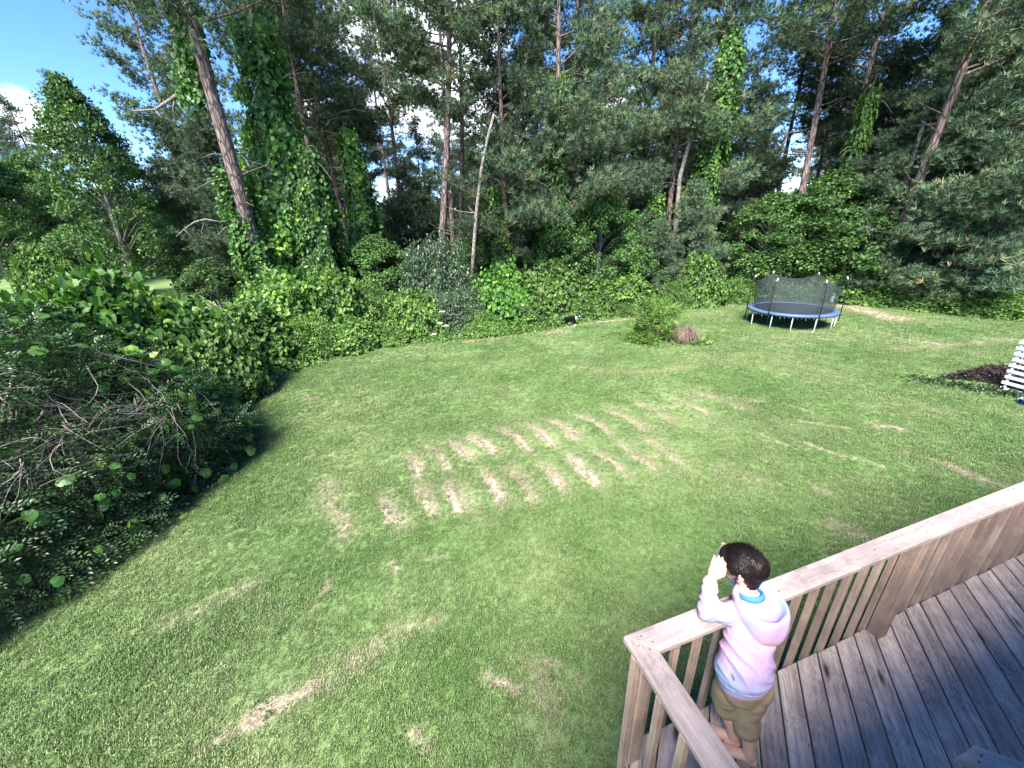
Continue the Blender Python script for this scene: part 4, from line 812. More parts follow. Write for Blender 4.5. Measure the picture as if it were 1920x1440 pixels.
# ------------------------------------------------------------------ lone bush on the lawn with a pile of dead stalks
def lone_bush():
    r = np.random.default_rng(23); c = on_z(1228, 640)
    o = empty('lawn_bush', (c[0], c[1], gz_at(*c)), 0, 'feathery green bush standing alone on the lawn in front of the trampoline', 'bush'); o.scale = (1.15, 1.15, 1.12)
    n = 2600; az = r.uniform(0, 6.28, n); el = np.arcsin(r.uniform(-.05, 1, n)); d = np.stack([np.cos(az) * np.cos(el), np.sin(az) * np.cos(el), np.sin(el)], 1)
    l = (.6 + .75 * fbm2(az * 1.6, el * 3, 14, 3)) * (1 - .5 * r.uniform(0, 1, n) ** 1.6); P = d * l[:, None] * [1.1, 1.0, 1.5] + [0, 0, .12]
    P[:, 0] += -.25 * (P[:, 2] < .8) * (P[:, 0] < 0); P[:, 2] = np.maximum(P[:, 2], .03)
    cc = nrm(r.normal(size=(26, 3)) * [1, 1, .8] + [0, 0, .35]) * r.uniform(.55, 1.05, (26, 1)) * [1.15, 1.0, 1.5] + [0, 0, .25]; cc[:, 2] = np.maximum(cc[:, 2], .2)
    m2 = 330; dd = nrm(r.normal(size=(26, m2, 3)).reshape(-1, 3)); P2 = np.repeat(cc, m2, 0) + dd * np.repeat(r.uniform(.22, .42, 26), m2)[:, None] * r.uniform(.6, 1, (26 * m2, 1)) * [1, 1, .75]; P2[:, 2] = np.maximum(P2[:, 2], .03); n2 = len(P2)
    link('foliage', leaf_cloud('lawn_bush_leaves', P2, nrm(dd * .7 + r.normal(0, .45, (n2, 3)) + [0, 0, -.2]), nrm(dd * .6 + r.normal(0, .4, (n2, 3)) + [0, 0, .8]), r.uniform(.06, .13, n2), np.repeat(r.uniform(.42, .78, 26), m2) + .15 * r.normal(size=n2), T_DIAMOND, MAT['shrub'], r), o)
    P, d, n = P[:700], d[:700], 700
    link('foliage', leaf_cloud('lawn_bush_sprays', P, nrm(d * .8 + r.normal(0, .5, (n, 3)) + [0, 0, .1]), nrm(r.normal(0, .5, (n, 3)) + [0, 0, 1]), r.uniform(.22, .42, n), .62 + .18 * r.normal(size=n), T_SPRAY, MAT['shrub'], r), o)
    b = MB()
    for i in range(40):
        q = d[i] * [1, 1, 1.7]; b.tube([(0, 0, 0), q * .5, q * .95], [.022, .014, .004], 4, False)
    b.build('stem', MAT['twig'], o)
    c2 = on_z(1284, 646); o2 = empty('dead_stalk_pile', (c2[0], c2[1], gz_at(*c2)), 0, 'pile of dry brown stalks at the right foot of the lone lawn bush', 'stalk pile')
    b = MB()
    for i in range(420):
        a = r.uniform(0, 6.28); rr = .12 * r.uniform(); L_ = r.uniform(.5, 1.05); up = r.uniform(.7, 1.7); dx, dy = math.cos(a), math.sin(a); p0 = np.array([dx * rr - .1, dy * rr, 0]); kx = r.normal(0, .08, 3)
        pts = [p0 + np.array([dx, dy, 0]) * L_ * .72 * t + np.array([0, 0, up * 1.9 * t * (1.12 - t)]) * (L_) + kx * t for t in (0, .25, .5, .75, 1.0)]; r0 = r.uniform(.006, .012); b.tube([(p[0], p[1], max(.01, p[2])) for p in pts], [r0, r0, r0 * .8, r0 * .6, r0 * .3], 3, False)
    s = b.build('stalk', plain('dry_stalk', (0.25, 0.185, 0.15), .9, .1, var=.5, scale=9), o2); s['kind'] = 'stuff'
    n = 260; q = r.normal(0, .32, (n, 2)); P = np.stack([q[:, 0] + .55, q[:, 1] - .2, r.uniform(.02, .2, n)], 1)
    link('weed_tuft', leaf_cloud('stalk_weeds', P, nrm(r.normal(0, .6, (n, 3)) + [0, 0, .5]), nrm(r.normal(0, .6, (n, 3)) + [0, 0, 1]), r.uniform(.1, .2, n), .6 + .2 * r.normal(size=n), T_DIAMOND, MAT['shrub'], r), o2)
lone_bush()

# ------------------------------------------------------------------ trampoline
def trampoline():
    cx_, cy_ = 15.95, 21.6; g = gz_at(cx_, cy_); o = empty('trampoline', (cx_, cy_, g), 0, 'round trampoline with blue rim pad, grey legs and black safety net', 'trampoline')
    steel = plain('galvanised_steel', (0.55, 0.57, 0.60), 0.4, 0.5, 0.5); blue = plain('blue_pad', (0.075, 0.125, 0.23), 0.5, 0.4, var=.2, scale=3); matm = plain('jump_mat', (0.012, 0.016, 0.035), 0.6, 0.4)
    black = plain('black_sleeve', (0.015, 0.016, 0.02), 0.6, 0.3); white = plain('pole_cap_white', (0.75, 0.76, 0.78), .4, .5)
    ring = lambda rad, z, n=64, ph=0: [(rad * math.cos(2 * math.pi * i / n + ph), rad * math.sin(2 * math.pi * i / n + ph), z) for i in range(n)]
    zt = .90
    def ring_tube(name, rad, z, r0, mat, n=64):
        V, F = [], []
        for i in range(n):
            a = 2 * math.pi * i / n
            for k in range(6):
                b_ = 2 * math.pi * k / 6; V.append(((rad + r0 * math.cos(b_)) * math.cos(a), (rad + r0 * math.cos(b_)) * math.sin(a), z + r0 * math.sin(b_)))
        for i in range(n):
            for k in range(6): F.append((i * 6 + k, ((i + 1) % n) * 6 + k, ((i + 1) % n) * 6 + (k + 1) % 6, i * 6 + (k + 1) % 6))
        return MB().raw(V, F, True).build(name, mat, o)
    ring_tube('frame_ring', 2.11, zt - .03, .025, steel)
    # mat
    V, F = [(0, 0, zt - .06)], []
    for j, rr in enumerate((.6, 1.2, 1.84)):
        V += [(x, y, zt - .055 + .03 * (rr / 1.84) ** 2) for x, y, _ in ring(rr, 0)]
    for i in range(64):
        F.append((0, 1 + i, 1 + (i + 1) % 64))
        for j in range(2): F.append((1 + j * 64 + i, 1 + (j + 1) * 64 + i, 1 + (j + 1) * 64 + (i + 1) % 64, 1 + j * 64 + (i + 1) % 64))
    MB().raw(V, F, True).build('jumping_mat', matm, o)
    # springs
    b = MB()
    for i in range(72):
        a = 2 * math.pi * i / 72; b.tube([(1.84 * math.cos(a), 1.84 * math.sin(a), zt - .03), (2.1 * math.cos(a), 2.1 * math.sin(a), zt - .035)], .012, 4, False)
    sp = b.build('spring', steel, o); sp['kind'] = 'stuff'
    # pad: thick ring with an outer skirt
    prof = [(1.82, zt - .005), (1.84, zt + .03), (2.12, zt + .035), (2.16, zt + .01), (2.165, zt - .10), (2.15, zt - .10), (2.14, zt - .01), (1.85, zt - .012)]; V, F = [], []; n = 72; m_ = len(prof)
    for i in range(n):
        a = 2 * math.pi * i / n
        for q, (rr, z) in enumerate(prof): V.append((rr * math.cos(a), rr * math.sin(a), z + (.012 * math.sin(i * 1.7) if q in (4, 5) else 0)))
    for i in range(n):
        for k in range(m_): F.append((i * m_ + k, ((i + 1) % n) * m_ + k, ((i + 1) % n) * m_ + (k + 1) % m_, i * m_ + (k + 1) % m_))
    MB().raw(V, F, True).build('rim_pad', blue, o)
    b = MB()
    for i in range(72):
        a = 2 * math.pi * (i + .5) / 72; b.tube([(2.155 * math.cos(a), 2.155 * math.sin(a), zt - .09), (2.13 * math.cos(a + .01), 2.13 * math.sin(a + .01), zt - .2 - .05 * math.sin(i * 2.3))], .006, 3, False)
    st = b.build('tie_strap', white, o); st['kind'] = 'stuff'
    for a0, a1 in ((178, 212), (238, 268), (298, 328), (358, 28), (58, 88), (118, 148)):
        p0 = Vector((2.08 * math.cos(R(a0)), 2.08 * math.sin(R(a0)), 0)); p1 = Vector((2.08 * math.cos(R(a1)), 2.08 * math.sin(R(a1)), 0)); m_ = (p1 - p0).normalized()
        b = MB(); b.tube([p0 + Vector((0, 0, zt - .04)), p0 + Vector((0, 0, .12)), p0 + m_ * .04 + Vector((0, 0, .05)), p0 + m_ * .12 + Vector((0, 0, .025)), p1 - m_ * .12 + Vector((0, 0, .025)), p1 - m_ * .04 + Vector((0, 0, .05)), p1 + Vector((0, 0, .12)), p1 + Vector((0, 0, zt - .04))], .026, 8)
        b.build('leg', steel, o)
    pang = [208, 268, 328, 28, 92, 158]; tops = []
    for a0 in pang:
        c, s = math.cos(R(a0)), math.sin(R(a0)); p = [(2.2 * c, 2.2 * s, .35), (2.2 * c, 2.2 * s, zt + .9), (2.17 * c, 2.17 * s, zt + 1.45), (2.06 * c, 2.06 * s, zt + 1.78)]
        pl = MB().tube(p, .024, 8).build('net_pole', black, o); tops.append((2.06 * c, 2.06 * s, zt + 1.78))
        MB().tube([(2.10 * c, 2.10 * s, zt + 1.66), (2.05 * c, 2.05 * s, zt + 1.80)], .027, 8).build('pole_cap', white, pl)
    # net: sags between poles
    m, nt, N, L, out = mat_new('net_mesh'); df = N.new('ShaderNodeBsdfDiffuse'); df.inputs[0].default_value = (0.06, 0.075, 0.08, 1); tr = N.new('ShaderNodeBsdfTransparent'); mx = N.new('ShaderNodeMixShader')
    t = N.new('ShaderNodeTexCoord'); nn_ = tex_noise(nt, t.outputs['Object'], 2.5, 3); mr = N.new('ShaderNodeMapRange'); mr.inputs['To Min'].default_value = .38; mr.inputs['To Max'].default_value = .58; L.new(nn_, mr.inputs['Value'])
    L.new(mr.outputs[0], mx.inputs[0]); L.new(tr.outputs[0], mx.inputs[1]); L.new(df.outputs[0], mx.inputs[2]); L.new(mx.outputs[0], out.inputs[0])
    V, F = [], []; NA, NZ = 96, 8
    pr = sorted(R(a) for a in pang)
    for i in range(NA):
        a = 2 * math.pi * i / NA; dd = min(abs((a - p + math.pi) % (2 * math.pi) - math.pi) for p in pr); sag = min(1, dd / R(30)); top = zt + 1.72 - .30 * math.sin(sag * math.pi / 2)
        for k in range(NZ + 1):
            f = k / NZ; rad = 1.86 + .16 * f * (1 - .35 * sag) - .05 * math.sin(f * math.pi) * sag + .012 * math.sin(i * 2.1 + k); V.append((rad * math.cos(a), rad * math.sin(a), zt + f * (top - zt)))
    for i in range(NA):
        for k in range(NZ): F.append((i * (NZ + 1) + k, ((i + 1) % NA) * (NZ + 1) + k, ((i + 1) % NA) * (NZ + 1) + k + 1, i * (NZ + 1) + k + 1))
    MB().raw(V, F, True).build('safety_net', m, o)
    # white tag hanging inside the net on the right
    MB().box((1.72, -.55, zt + .55), (.02, .16, .34)).build('label_tag', white, o)
trampoline()

# ------------------------------------------------------------------ remeshed bodies
def fused(name, parts, voxel, mat, parent, smooth=6, wrinkle=None, n=18):
    b = MB()
    for pts, rad, side in parts:
        V, F = tube_geo(pts, rad, n, True, side, round_caps=True); b.raw(V, F, True)
    me = b.mesh(name); tmp = bpy.data.objects.new('tmp', me); COL.objects.link(tmp)
    md = tmp.modifiers.new('r', 'REMESH'); md.mode = 'VOXEL'; md.voxel_size = voxel; md.use_smooth_shade = True
    ms = tmp.modifiers.new('s', 'SMOOTH'); ms.factor = 0.5; ms.iterations = smooth
    bpy.context.view_layer.update(); dg = bpy.context.evaluated_depsgraph_get(); out = bpy.data.meshes.new_from_object(tmp.evaluated_get(dg)); bpy.data.objects.remove(tmp)
    out.name = name; out.materials.clear(); out.materials.append(mat)
    if wrinkle:
        nv = len(out.vertices); co = np.empty(nv * 3, np.float32); no = np.empty(nv * 3, np.float32); out.vertices.foreach_get('co', co); out.vertices.foreach_get('normal', no)
        co = co.reshape(-1, 3); no = no.reshape(-1, 3); out.vertices.foreach_set('co', (co + no * wrinkle(co)[:, None]).astype(np.float32).ravel()); out.update()
    out.polygons.foreach_set('use_smooth', np.ones(len(out.polygons), bool)); return link(name, out, parent)
def skin_mat(name, c, red=0.0):
    m, nt, N, L, out = mat_new(name); p = N.new('ShaderNodeBsdfPrincipled'); t = N.new('ShaderNodeTexCoord'); n = tex_noise(nt, t.outputs['Object'], 14, 4)
    L.new(ramp(nt, n, [(0.3, tuple(x * y for x, y in zip(c, (.92, .78, .74)))), (0.7, c)]), p.inputs['Base Color'])
    p.inputs['Roughness'].default_value = 0.5; p.inputs['Subsurface Weight'].default_value = 0.08; p.inputs['Subsurface Radius'].default_value = (.02, .008, .004); L.new(p.outputs[0], out.inputs[0]); return m

# ------------------------------------------------------------------ dog by the hedge
def dog():
    c = on_z(1071, 613); o = empty('dog', (c[0], c[1], gz_at(*c)), 0, 'black dog with white chest, muzzle and paws standing at the edge of the hedge', 'dog')
    o.rotation_euler = (0, 0, R(-12))
    m, nt, N, L, out = mat_new('dog_coat'); t = N.new('ShaderNodeTexCoord'); a = N.new('ShaderNodeAttribute'); a.attribute_name = 'white'; p = N.new('ShaderNodeBsdfPrincipled'); p.inputs['Roughness'].default_value = .9; p.inputs['Specular IOR Level'].default_value = .1
    L.new(mixc(nt, a.outputs['Fac'], (.004, .004, .005), (.7, .68, .65)), p.inputs['Base Color']); L.new(p.outputs[0], out.inputs[0])
    S = (0, 1, 0); P = []
    P.append(([(-.34, 0, .42), (-.20, 0, .43), (0, 0, .41), (.16, 0, .43), (.25, 0, .47)], [(.085, .095), (.105, .115), (.11, .13), (.12, .15), (.085, .11)], S))
    P.append(([(.20, 0, .48), (.30, 0, .57), (.34, 0, .62)], [(.085, .09), (.065, .07), (.06, .06)], S))
    P.append(([(.32, 0, .63), (.38, .0, .62), (.45, 0, .585), (.50, 0, .57)], [(.062, .062), (.058, .055), (.034, .034), (.026, .024)], S))
    for s in (-1, 1):
        P.append(([(.32, s * .045, .67), (.31, s * .055, .735)], [(.028, .014), (.008, .006)], S))
        fx = .03 if s > 0 else -.02
        P.append(([(.19, s * .07, .42), (.19 + fx, s * .075, .27), (.20 + fx, s * .075, .14), (.20 + fx, s * .075, .035), (.25 + fx, s * .075, .022)], [(.06, .07), (.036, .04), (.025, .026), (.026, .028), (.026, .02)], S))
        P.append(([(-.28, s * .07, .42), (-.23 - fx, s * .08, .28), (-.34 - fx, s * .08, .18), (-.32 - fx, s * .08, .035), (-.27 - fx, s * .08, .022)], [(.07, .10), (.045, .055), (.026, .028), (.024, .026), (.026, .02)], S))
    P.append(([(-.38, 0, .44), (-.48, 0, .36), (-.53, 0, .24), (-.60, 0, .20)], [(.035, .035), (.04, .04), (.04, .035), (.012, .012)], S))
    b = fused('body', P, .014, m, o, 3); me = b.data; nv = len(me.vertices); co = np.empty(nv * 3, np.float32); me.vertices.foreach_get('co', co); co = co.reshape(-1, 3)
    w = ((co[:, 0] > .24) & (co[:, 2] < .58) & (co[:, 2] > .36)) | (co[:, 2] < .09) | ((co[:, 0] > .455)) | ((np.abs(co[:, 1]) < .014) & (co[:, 0] > .33) & (co[:, 2] > .6)) | ((co[:, 0] < -.57))
    at_ = me.attributes.new('white', 'FLOAT', 'POINT'); at_.data.foreach_set('value', w.astype(np.float32))
    for s in (-1, 1): MB().tube([(.405, s * .032, .635), (.412, s * .036, .635)], .009, 6).build('eye', plain('dog_eye', (.02, .01, .005), .1, .6), o)
    MB().tube([(.515, 0, .578), (.53, 0, .575)], .012, 6).build('nose', plain('dog_nose', (.01, .01, .01), .3, .5), o)
dog()

# ------------------------------------------------------------------ deck
C0 = Vector((.563, 1.4305)); AZ = R(18.06); AV = Vector((math.cos(AZ), math.sin(AZ))); NV = Vector((AV.y, -AV.x)); DZ = 2.4
def clip(poly, a0, a1, b0, b1):
    def cut(P, f):
        o = []
        for i in range(len(P)):
            p, q = P[i], P[(i + 1) % len(P)]; fp, fq = f(p), f(q)
            if fp >= 0: o.append(p)
            if fp * fq < 0: t = fp / (fp - fq); o.append((p[0] + (q[0] - p[0]) * t, p[1] + (q[1] - p[1]) * t))
        return o
    for f in (lambda p: p[0] - a0, lambda p: a1 - p[0], lambda p: p[1] - b0, lambda p: b1 - p[1]):
        poly = cut(poly, f)
        if len(poly) < 3: return None
    return poly
def prism(name, poly, z0, z1, mat, parent, org, ang, bev=.003):
    """poly in the deck frame; mesh stored with its own frame along ang so that the grain follows the board"""
    ca, sa = math.cos(ang), math.sin(ang); loc = [((x - org[0]) * ca + (y - org[1]) * sa, -(x - org[0]) * sa + (y - org[1]) * ca) for x, y in poly]
    area = sum(loc[i][0] * loc[(i + 1) % len(loc)][1] - loc[(i + 1) % len(loc)][0] * loc[i][1] for i in range(len(loc)))
    if area < 0: loc = loc[::-1]
    n = len(loc); V = [(x, y, z0) for x, y in loc] + [(x, y, z1) for x, y in loc]; F = [tuple(range(n - 1, -1, -1)), tuple(range(n, 2 * n))] + [(i, (i + 1) % n, n + (i + 1) % n, n + i) for i in range(n)]
    o = MB().raw(V, F).build(name, mat, parent, bevel=bev); o.location = (org[0], org[1], 0); o.rotation_euler = (0, 0, ang); return o
deck = empty('wooden_deck', (C0.x, C0.y, DZ), AZ, 'weathered grey plank deck with boards laid diagonally at the lower right', 'deck')
# deck frame: x along the long rail, y = -b (towards the lawn)
DA, DB = 7.2, 2.15
for i in range(-40, 80):
    off = i * .1465; u = (math.cos(R(45)), math.sin(R(45))); nrm2 = (-u[1], u[0]); w = .0685 + .002 * math.sin(i * 2.7)
    c = (off / math.sin(R(45)) * 1.0, -DB)      # boards start on the house side
    P = [(c[0] + u[0] * t + nrm2[0] * s * w, c[1] + u[1] * t + nrm2[1] * s * w) for t, s in ((-6, -1), (6, -1), (6, 1), (-6, 1))]
    P = clip(P, .034, DA, -DB, -.036 + .004 * math.sin(i * 1.9))
    if P and abs(sum(P[k][0] * P[(k + 1) % len(P)][1] - P[(k + 1) % len(P)][0] * P[k][1] for k in range(len(P)))) > .004:
        dz = .0015 * math.sin(i * 3.3); prism('deck_board', P, -.034 + dz, dz, MAT['deck'], deck, c, R(45), .0045)
MAT['frame'] = wood('deck_frame_wood', (0.2, 0.16, 0.13), (0.1, 0.08, 0.07), (0.28, 0.23, 0.2), knots=False)
MB().box((DA / 2, -.060, -.15), (DA - .08, .038, .22)).build('rim_joist', MAT['frame'], deck)
rj = MB().box((0, 0, 0), (DB - .1, .038, .22)).build('rim_joist', MAT['frame'], deck); rj.location = (.06, -DB / 2 - .03, -.15); rj.rotation_euler = (0, 0, R(90))
for i in range(1, 13):
    j = MB().box((0, 0, 0), (DB - .14, .038, .18)).build('joist', MAT['frame'], deck); j.location = (.06 + i * .55, -DB / 2 - .03, -.135); j.rotation_euler = (0, 0, R(90))
for x, y in ((.083, -.083), (2.4, -.083), (4.8, -.083), (7.0, -.083), (.083, -2.05), (3.5, -2.05)):
    MB().box((x, y, -1.31), (.089, .089, 2.34)).build('support_post', MAT['bal'], deck)
rail = empty('deck_railing', (C0.x, C0.y, DZ), AZ, 'brown wooden deck railing with flat cap, corner mitre and square balusters', 'railing')
CT = 1.02; cw = .133
prism('cap_rail', [(0.0006, 0), (DA, 0), (DA, -cw), (cw + .0006, -cw)], CT - .038, CT, MAT['cap'], rail, (0, 0), 0, .005)
prism('cap_rail', [(0, -.0016), (cw, -cw - .0016), (cw, -DB), (0, -DB)], CT - .038, CT + .0015, MAT['cap'], rail, (0, 0), R(-90), .005)
bal_me = MB().box((0, 0, 0), (.038, .038, 1.16)).build('baluster', MAT['bal'], rail, bevel=.003)
bal_me.location = (.375, -.0175, CT - .04 - .58)
def bal(x, y):
    o = link('baluster', bal_me.data, rail); o.location = (x, y, CT - .04 - .58)
k = 1
while .375 + k * .165 < DA: bal(.375 + k * .165, -.0175); k += 1
for y in [-.098] + [-.30 - .162 * i for i in range(11)]: bal(.0175, y)
bal(.21, -.0175)
for x, y in ((.085, -.086), (2.39, -.086), (4.75, -.086), (.085, -2.0)):
    MB().box((0, 0, 0), (.089, .089, CT - .042)).build('post', MAT['bal'], rail, bevel=.004).location = (x, y, (CT - .042) / 2 + .001)
sub = MB().box((DA / 2 + .06, -.056, CT - .084), (DA - .16, .036, .085)).build('sub_rail', MAT['frame'], rail)
sub2 = MB().box((0, 0, 0), (DB - .2, .036, .085)).build('sub_rail', MAT['frame'], rail); sub2.location = (.0565, -DB / 2 - .05, CT - .084); sub2.rotation_euler = (0, 0, R(90))
nailm = plain('nail_rust', (0.02, 0.015, 0.013), .7, .2)
for px, py in ((1202, 1193), (1224, 1204), (1198, 1211), (1218, 1218), (1510, 1065), (1737, 999), (1900, 916), (1890, 919), (1460, 1109), (1640, 1031)):
    q = Vector(on_z(px, py, DZ + CT)) - C0; MB().tube([(0, 0, -.01), (0, 0, .0025)], .0035, 6).build('nail', nailm, rail).location = (q.dot(AV), -q.dot(NV), CT + .001)
# short stair rail in the bottom corner
sr = empty('stair_railing', (0, 0, 0), 0, 'end of a second light wood railing cap poking in at the bottom right corner', 'railing')
q0 = Vector(on_z(1793, 1420, DZ + .96)); q1 = Vector(on_z(1828, 1396, DZ + .96)); q2 = Vector(on_z(1920, 1429, DZ + .96)); dr = (q2 - q1).normalized(); sa_ = math.atan2(dr.y, dr.x)
prism('cap_rail', [tuple(q0), tuple(q1), tuple(q1 + dr * 1.6), tuple(q0 + dr * 1.6)], DZ + .922, DZ + .96, MAT['cap'], sr, tuple(q0), sa_, .005)
mid = (q0 + q1) / 2 + dr * .16; po = MB().box((0, 0, 0), (.089, .060, .918)).build('post', MAT['bal'], sr, bevel=.004); po.location = (mid.x, mid.y, DZ + .461); po.rotation_euler = (0, 0, sa_)
m2 = mid + dr * .75; sb = MB().box((0, 0, 0), (1.3, .036, .085)).build('sub_rail', MAT['frame'], sr); sb.location = (m2.x, m2.y, DZ + .876); sb.rotation_euler = (0, 0, sa_)
for q in range(1, 7):
    m3 = mid + dr * (.16 * q + .06); bb = MB().box((0, 0, 0), (.038, .038, .83)).build('baluster', MAT['bal'], sr, bevel=.003); bb.location = (m3.x, m3.y, DZ + .417); bb.rotation_euler = (0, 0, sa_)
for px, py in ((1840, 1417), (1836, 1429)):
    q = on_z(px, py, DZ + .96); MB().tube([(0, 0, -.01), (0, 0, .002)], .0035, 6).build('nail', nailm, sr).location = (q[0], q[1], DZ + .961)

# ------------------------------------------------------------------ the child at the rail
def person():
    org = C0 + AV * .745 + NV * .30; o = empty('person', (org.x, org.y, DZ), AZ, 'child in pink and blue hooded sweatshirt leaning on deck railing with hands at the eyes', 'person')
    skin = skin_mat('skin', (.62, .40, .32)); X = (1, 0, 0)
    hc = np.array([.004, .270, 1.262]); fa = R(115); fwd = np.array([math.cos(fa), math.sin(fa), -.12]); fwd /= np.linalg.norm(fwd); lft = np.array([-math.sin(fa), math.cos(fa), 0]); up = np.cross(fwd, lft); up /= np.linalg.norm(up)
    if up[2] < 0: up = -up
    H_ = lambda f, l, u: tuple(hc + fwd * f + lft * l + up * u)
    P = []
    # torso, neck, head
    P.append(([(-.05, .04, .66), (-.06, .06, .80), (-.02, .12, .95), (.015, .165, 1.06)], [(.12, .09), (.115, .085), (.12, .085), (.12, .065)], X))
    P.append(([(.015, .18, 1.06), (.005, .215, 1.13), tuple(hc - fwd * .03 - up * .05)], [(.06, .055), (.048, .048), (.05, .05)], X))
    P.append(([H_(-.035, 0, .03), H_(.005, 0, .035), H_(.04, 0, .03)], [(.076, .078), (.080, .082), (.070, .078)], tuple(lft)))
    P.append(([H_(.03, 0, 0), H_(.045, 0, -.035), H_(.055, 0, -.072)], [(.062, .055), (.052, .05), (.03, .03)], tuple(lft)))
    P.append(([H_(.085, 0, .005), H_(.107, 0, -.02)], [(.010, .010), (.013, .012)], tuple(lft)))     # nose
    P.append(([H_(.085, .02, -.046), H_(.092, 0, -.044), H_(.085, -.02, -.046)], [(.006, .006), (.008, .008), (.006, .006)], tuple(up)))   # lips
    for s in (-1, 1):
        P.append(([H_(-.012, s * .080, .018), H_(-.022, s * .089, .002), H_(-.016, s * .086, -.020), H_(-.004, s * .080, -.032)], [(.010, .012), (.014, .010), (.012, .009), (.008, .007)], tuple(fwd)))
        P.append(([H_(.075, s * .014, .028), H_(.073, s * .05, .024)], [(.010, .010), (.008, .008)], tuple(up)))
    # legs
    for hip, knee, ank, toe in (((-.10, .075, .66), (-.10, .115, .39), (-.015, .045, .075), (-.115, .165)), ((-.025, .015, .66), (-.035, .03, .40), (0.0, -.06, .075), (-.105, .045))):
        P.append(([hip, tuple((np.array(hip) + knee) / 2), knee, tuple(np.array(knee) * .62 + np.array(ank) * .38 + [.008, -.012, 0]), tuple(np.array(knee) * .2 + np.array(ank) * .8), ank], [(.078, .078), (.066, .066), (.050, .050), (.052, .052), (.034, .036), (.033, .034)], X))
        hl = np.array([ank[0] + .014, ank[1] - .016]); d = np.array(toe) - hl; d /= np.linalg.norm(d); sd_ = np.array([-d[1], d[0]])
        P.append(([(hl[0], hl[1], .032), (*(hl + d * .05), .045), (*(hl + d * .10), .036), (*(hl + d * .15), .024)], [(.027, .028), (.030, .036), (.033, .026), (.038, .018)], (sd_[0], sd_[1], 0)))
        P.append(([(ank[0], ank[1], .09), (*(hl + d * .03), .045)], [(.031, .032), (.03, .032)], X))
        for t_ in range(5):
            q = hl + d * .165 + sd_ * (-.028 + .014 * t_); L_ = (.022, .026, .028, .030, .034)[t_]; P.append(([(q[0], q[1], .017), (*(q + d * L_), .012)], [(.0085, .0085)] * 2, X))
    # arms inside the sleeves, palms and fingers
    LS, LE, LW = np.array([-.115, .19, 1.05]), np.array([-.250, .225, 1.072]), np.array([-.142, .330, 1.172])
    RS, RE, RW = np.array([.15, .165, 1.05]), np.array([.10, .31, 1.075]), np.array([-.02, .40, 1.185])
    for S_, E_, W_ in ((LS, LE, LW), (RS, RE, RW)):
        P.append(([tuple(S_), tuple((S_ + E_) / 2), tuple(E_)], [(.042, .042), (.036, .036), (.034, .034)], X)); P.append(([tuple(E_), tuple((E_ + W_) / 2), tuple(W_)], [(.034, .034), (.030, .030), (.022, .025)], X))
    def hand(W_, kn, tipdir, back, side_):
        """palm from wrist to knuckles, four fingers bending towards the brow, thumb by the cheek"""
        W_, kn, tipdir, back, side_ = [np.array(v, float) for v in (W_, kn, tipdir, back, side_)]; tipdir /= np.linalg.norm(tipdir); side_ /= np.linalg.norm(side_); ax = kn - W_
        P.append(([tuple(W_), tuple(W_ + ax * .45), tuple(kn)], [(.024, .018), (.036, .018), (.040, .016)], tuple(side_)))
        for q, L_ in enumerate((.058, .066, .062, .050)):
            b0 = kn + side_ * (-.030 + .0200 * q) - ax * .12; dir0 = ax / np.linalg.norm(ax); p1 = b0 + dir0 * L_ * .42 + back * .004; p2 = p1 + (dir0 * .35 + tipdir * .8) * L_ * .36; p3 = p2 + (tipdir) * L_ * .34
            P.append(([tuple(b0), tuple(p1), tuple(p2), tuple(p3)], [(.0100, .0100), (.0092, .0092), (.0084, .0084), (.0070, .0070)], tuple(side_)))
        t0 = W_ + ax * .3 - side_ * .02; t1 = t0 - side_ * .026 + ax * .25 + tipdir * .012; P.append(([tuple(t0), tuple(t1), tuple(t1 + tipdir * .024 + ax * .16)], [(.013, .013), (.0105, .0105), (.0075, .0075)], tuple(side_)))
    hand(LW, np.array(H_(.098, .078, .022)) + lft * .016, tuple(-lft * .8 + fwd * .1 + up * .5), lft, fwd * .9 + up * .2)
    hand(RW, np.array(H_(.100, -.060, .03)) - lft * .012, tuple(lft * .8 + fwd * .1 + up * .5), -lft, fwd * .9 + up * .2)
    fused('body', P, .0038, skin, o, 4)
    for s in (-1, 1):
        MB().tube([H_(.066, s * .030, .008), H_(.0745, s * .030, .008)], .0115, 10).build('eye', plain('eye_white', (.75, .75, .73), .2, .5), o)
    # hair: close cap with short tufts
    hm = plain('dark_hair', (.009, .006, .006), .45, .18, var=.3, scale=30)
    HP = [([H_(-.046, 0, .045), H_(.0, 0, .058), H_(.048, 0, .05)], [(.088, .088), (.095, .094), (.078, .074)], tuple(lft)), ([H_(-.045, 0, .02), H_(-.060, 0, -.02), H_(-.058, 0, -.060)], [(.088, .062), (.080, .052), (.062, .036)], tuple(lft)),
          ([H_(.02, .074, .035), H_(.028, .077, .0)], [(.03, .016), (.016, .010)], tuple(fwd)), ([H_(.02, -.074, .035), H_(.028, -.077, .0)], [(.03, .016), (.016, .010)], tuple(fwd))]
    def hw(co):
        a = np.arctan2(co[:, 1] - hc[1], co[:, 0] - hc[0]); return .0035 * (fbm2(a * 9, co[:, 2] * 35, 3, 3) - .5) + .002 * np.sin(a * 46 + co[:, 2] * 80)
    hair = fused('hair', HP, .005, hm, o, 5, hw)
    r = np.random.default_rng(3); crown = np.array(H_(-.055, -.01, .115)); n = 6500; th = r.uniform(0, 6.28, n); u = r.uniform(-.45, 1, n); dl = np.stack([np.sqrt(1 - u * u) * np.cos(th), np.sqrt(1 - u * u) * np.sin(th), u], 1)
    base = hc + np.outer(dl[:, 0], fwd) * .098 + np.outer(dl[:, 1], lft) * .090 + np.outer(dl[:, 2], up) * .096 + fwd * -.003 + up * .052
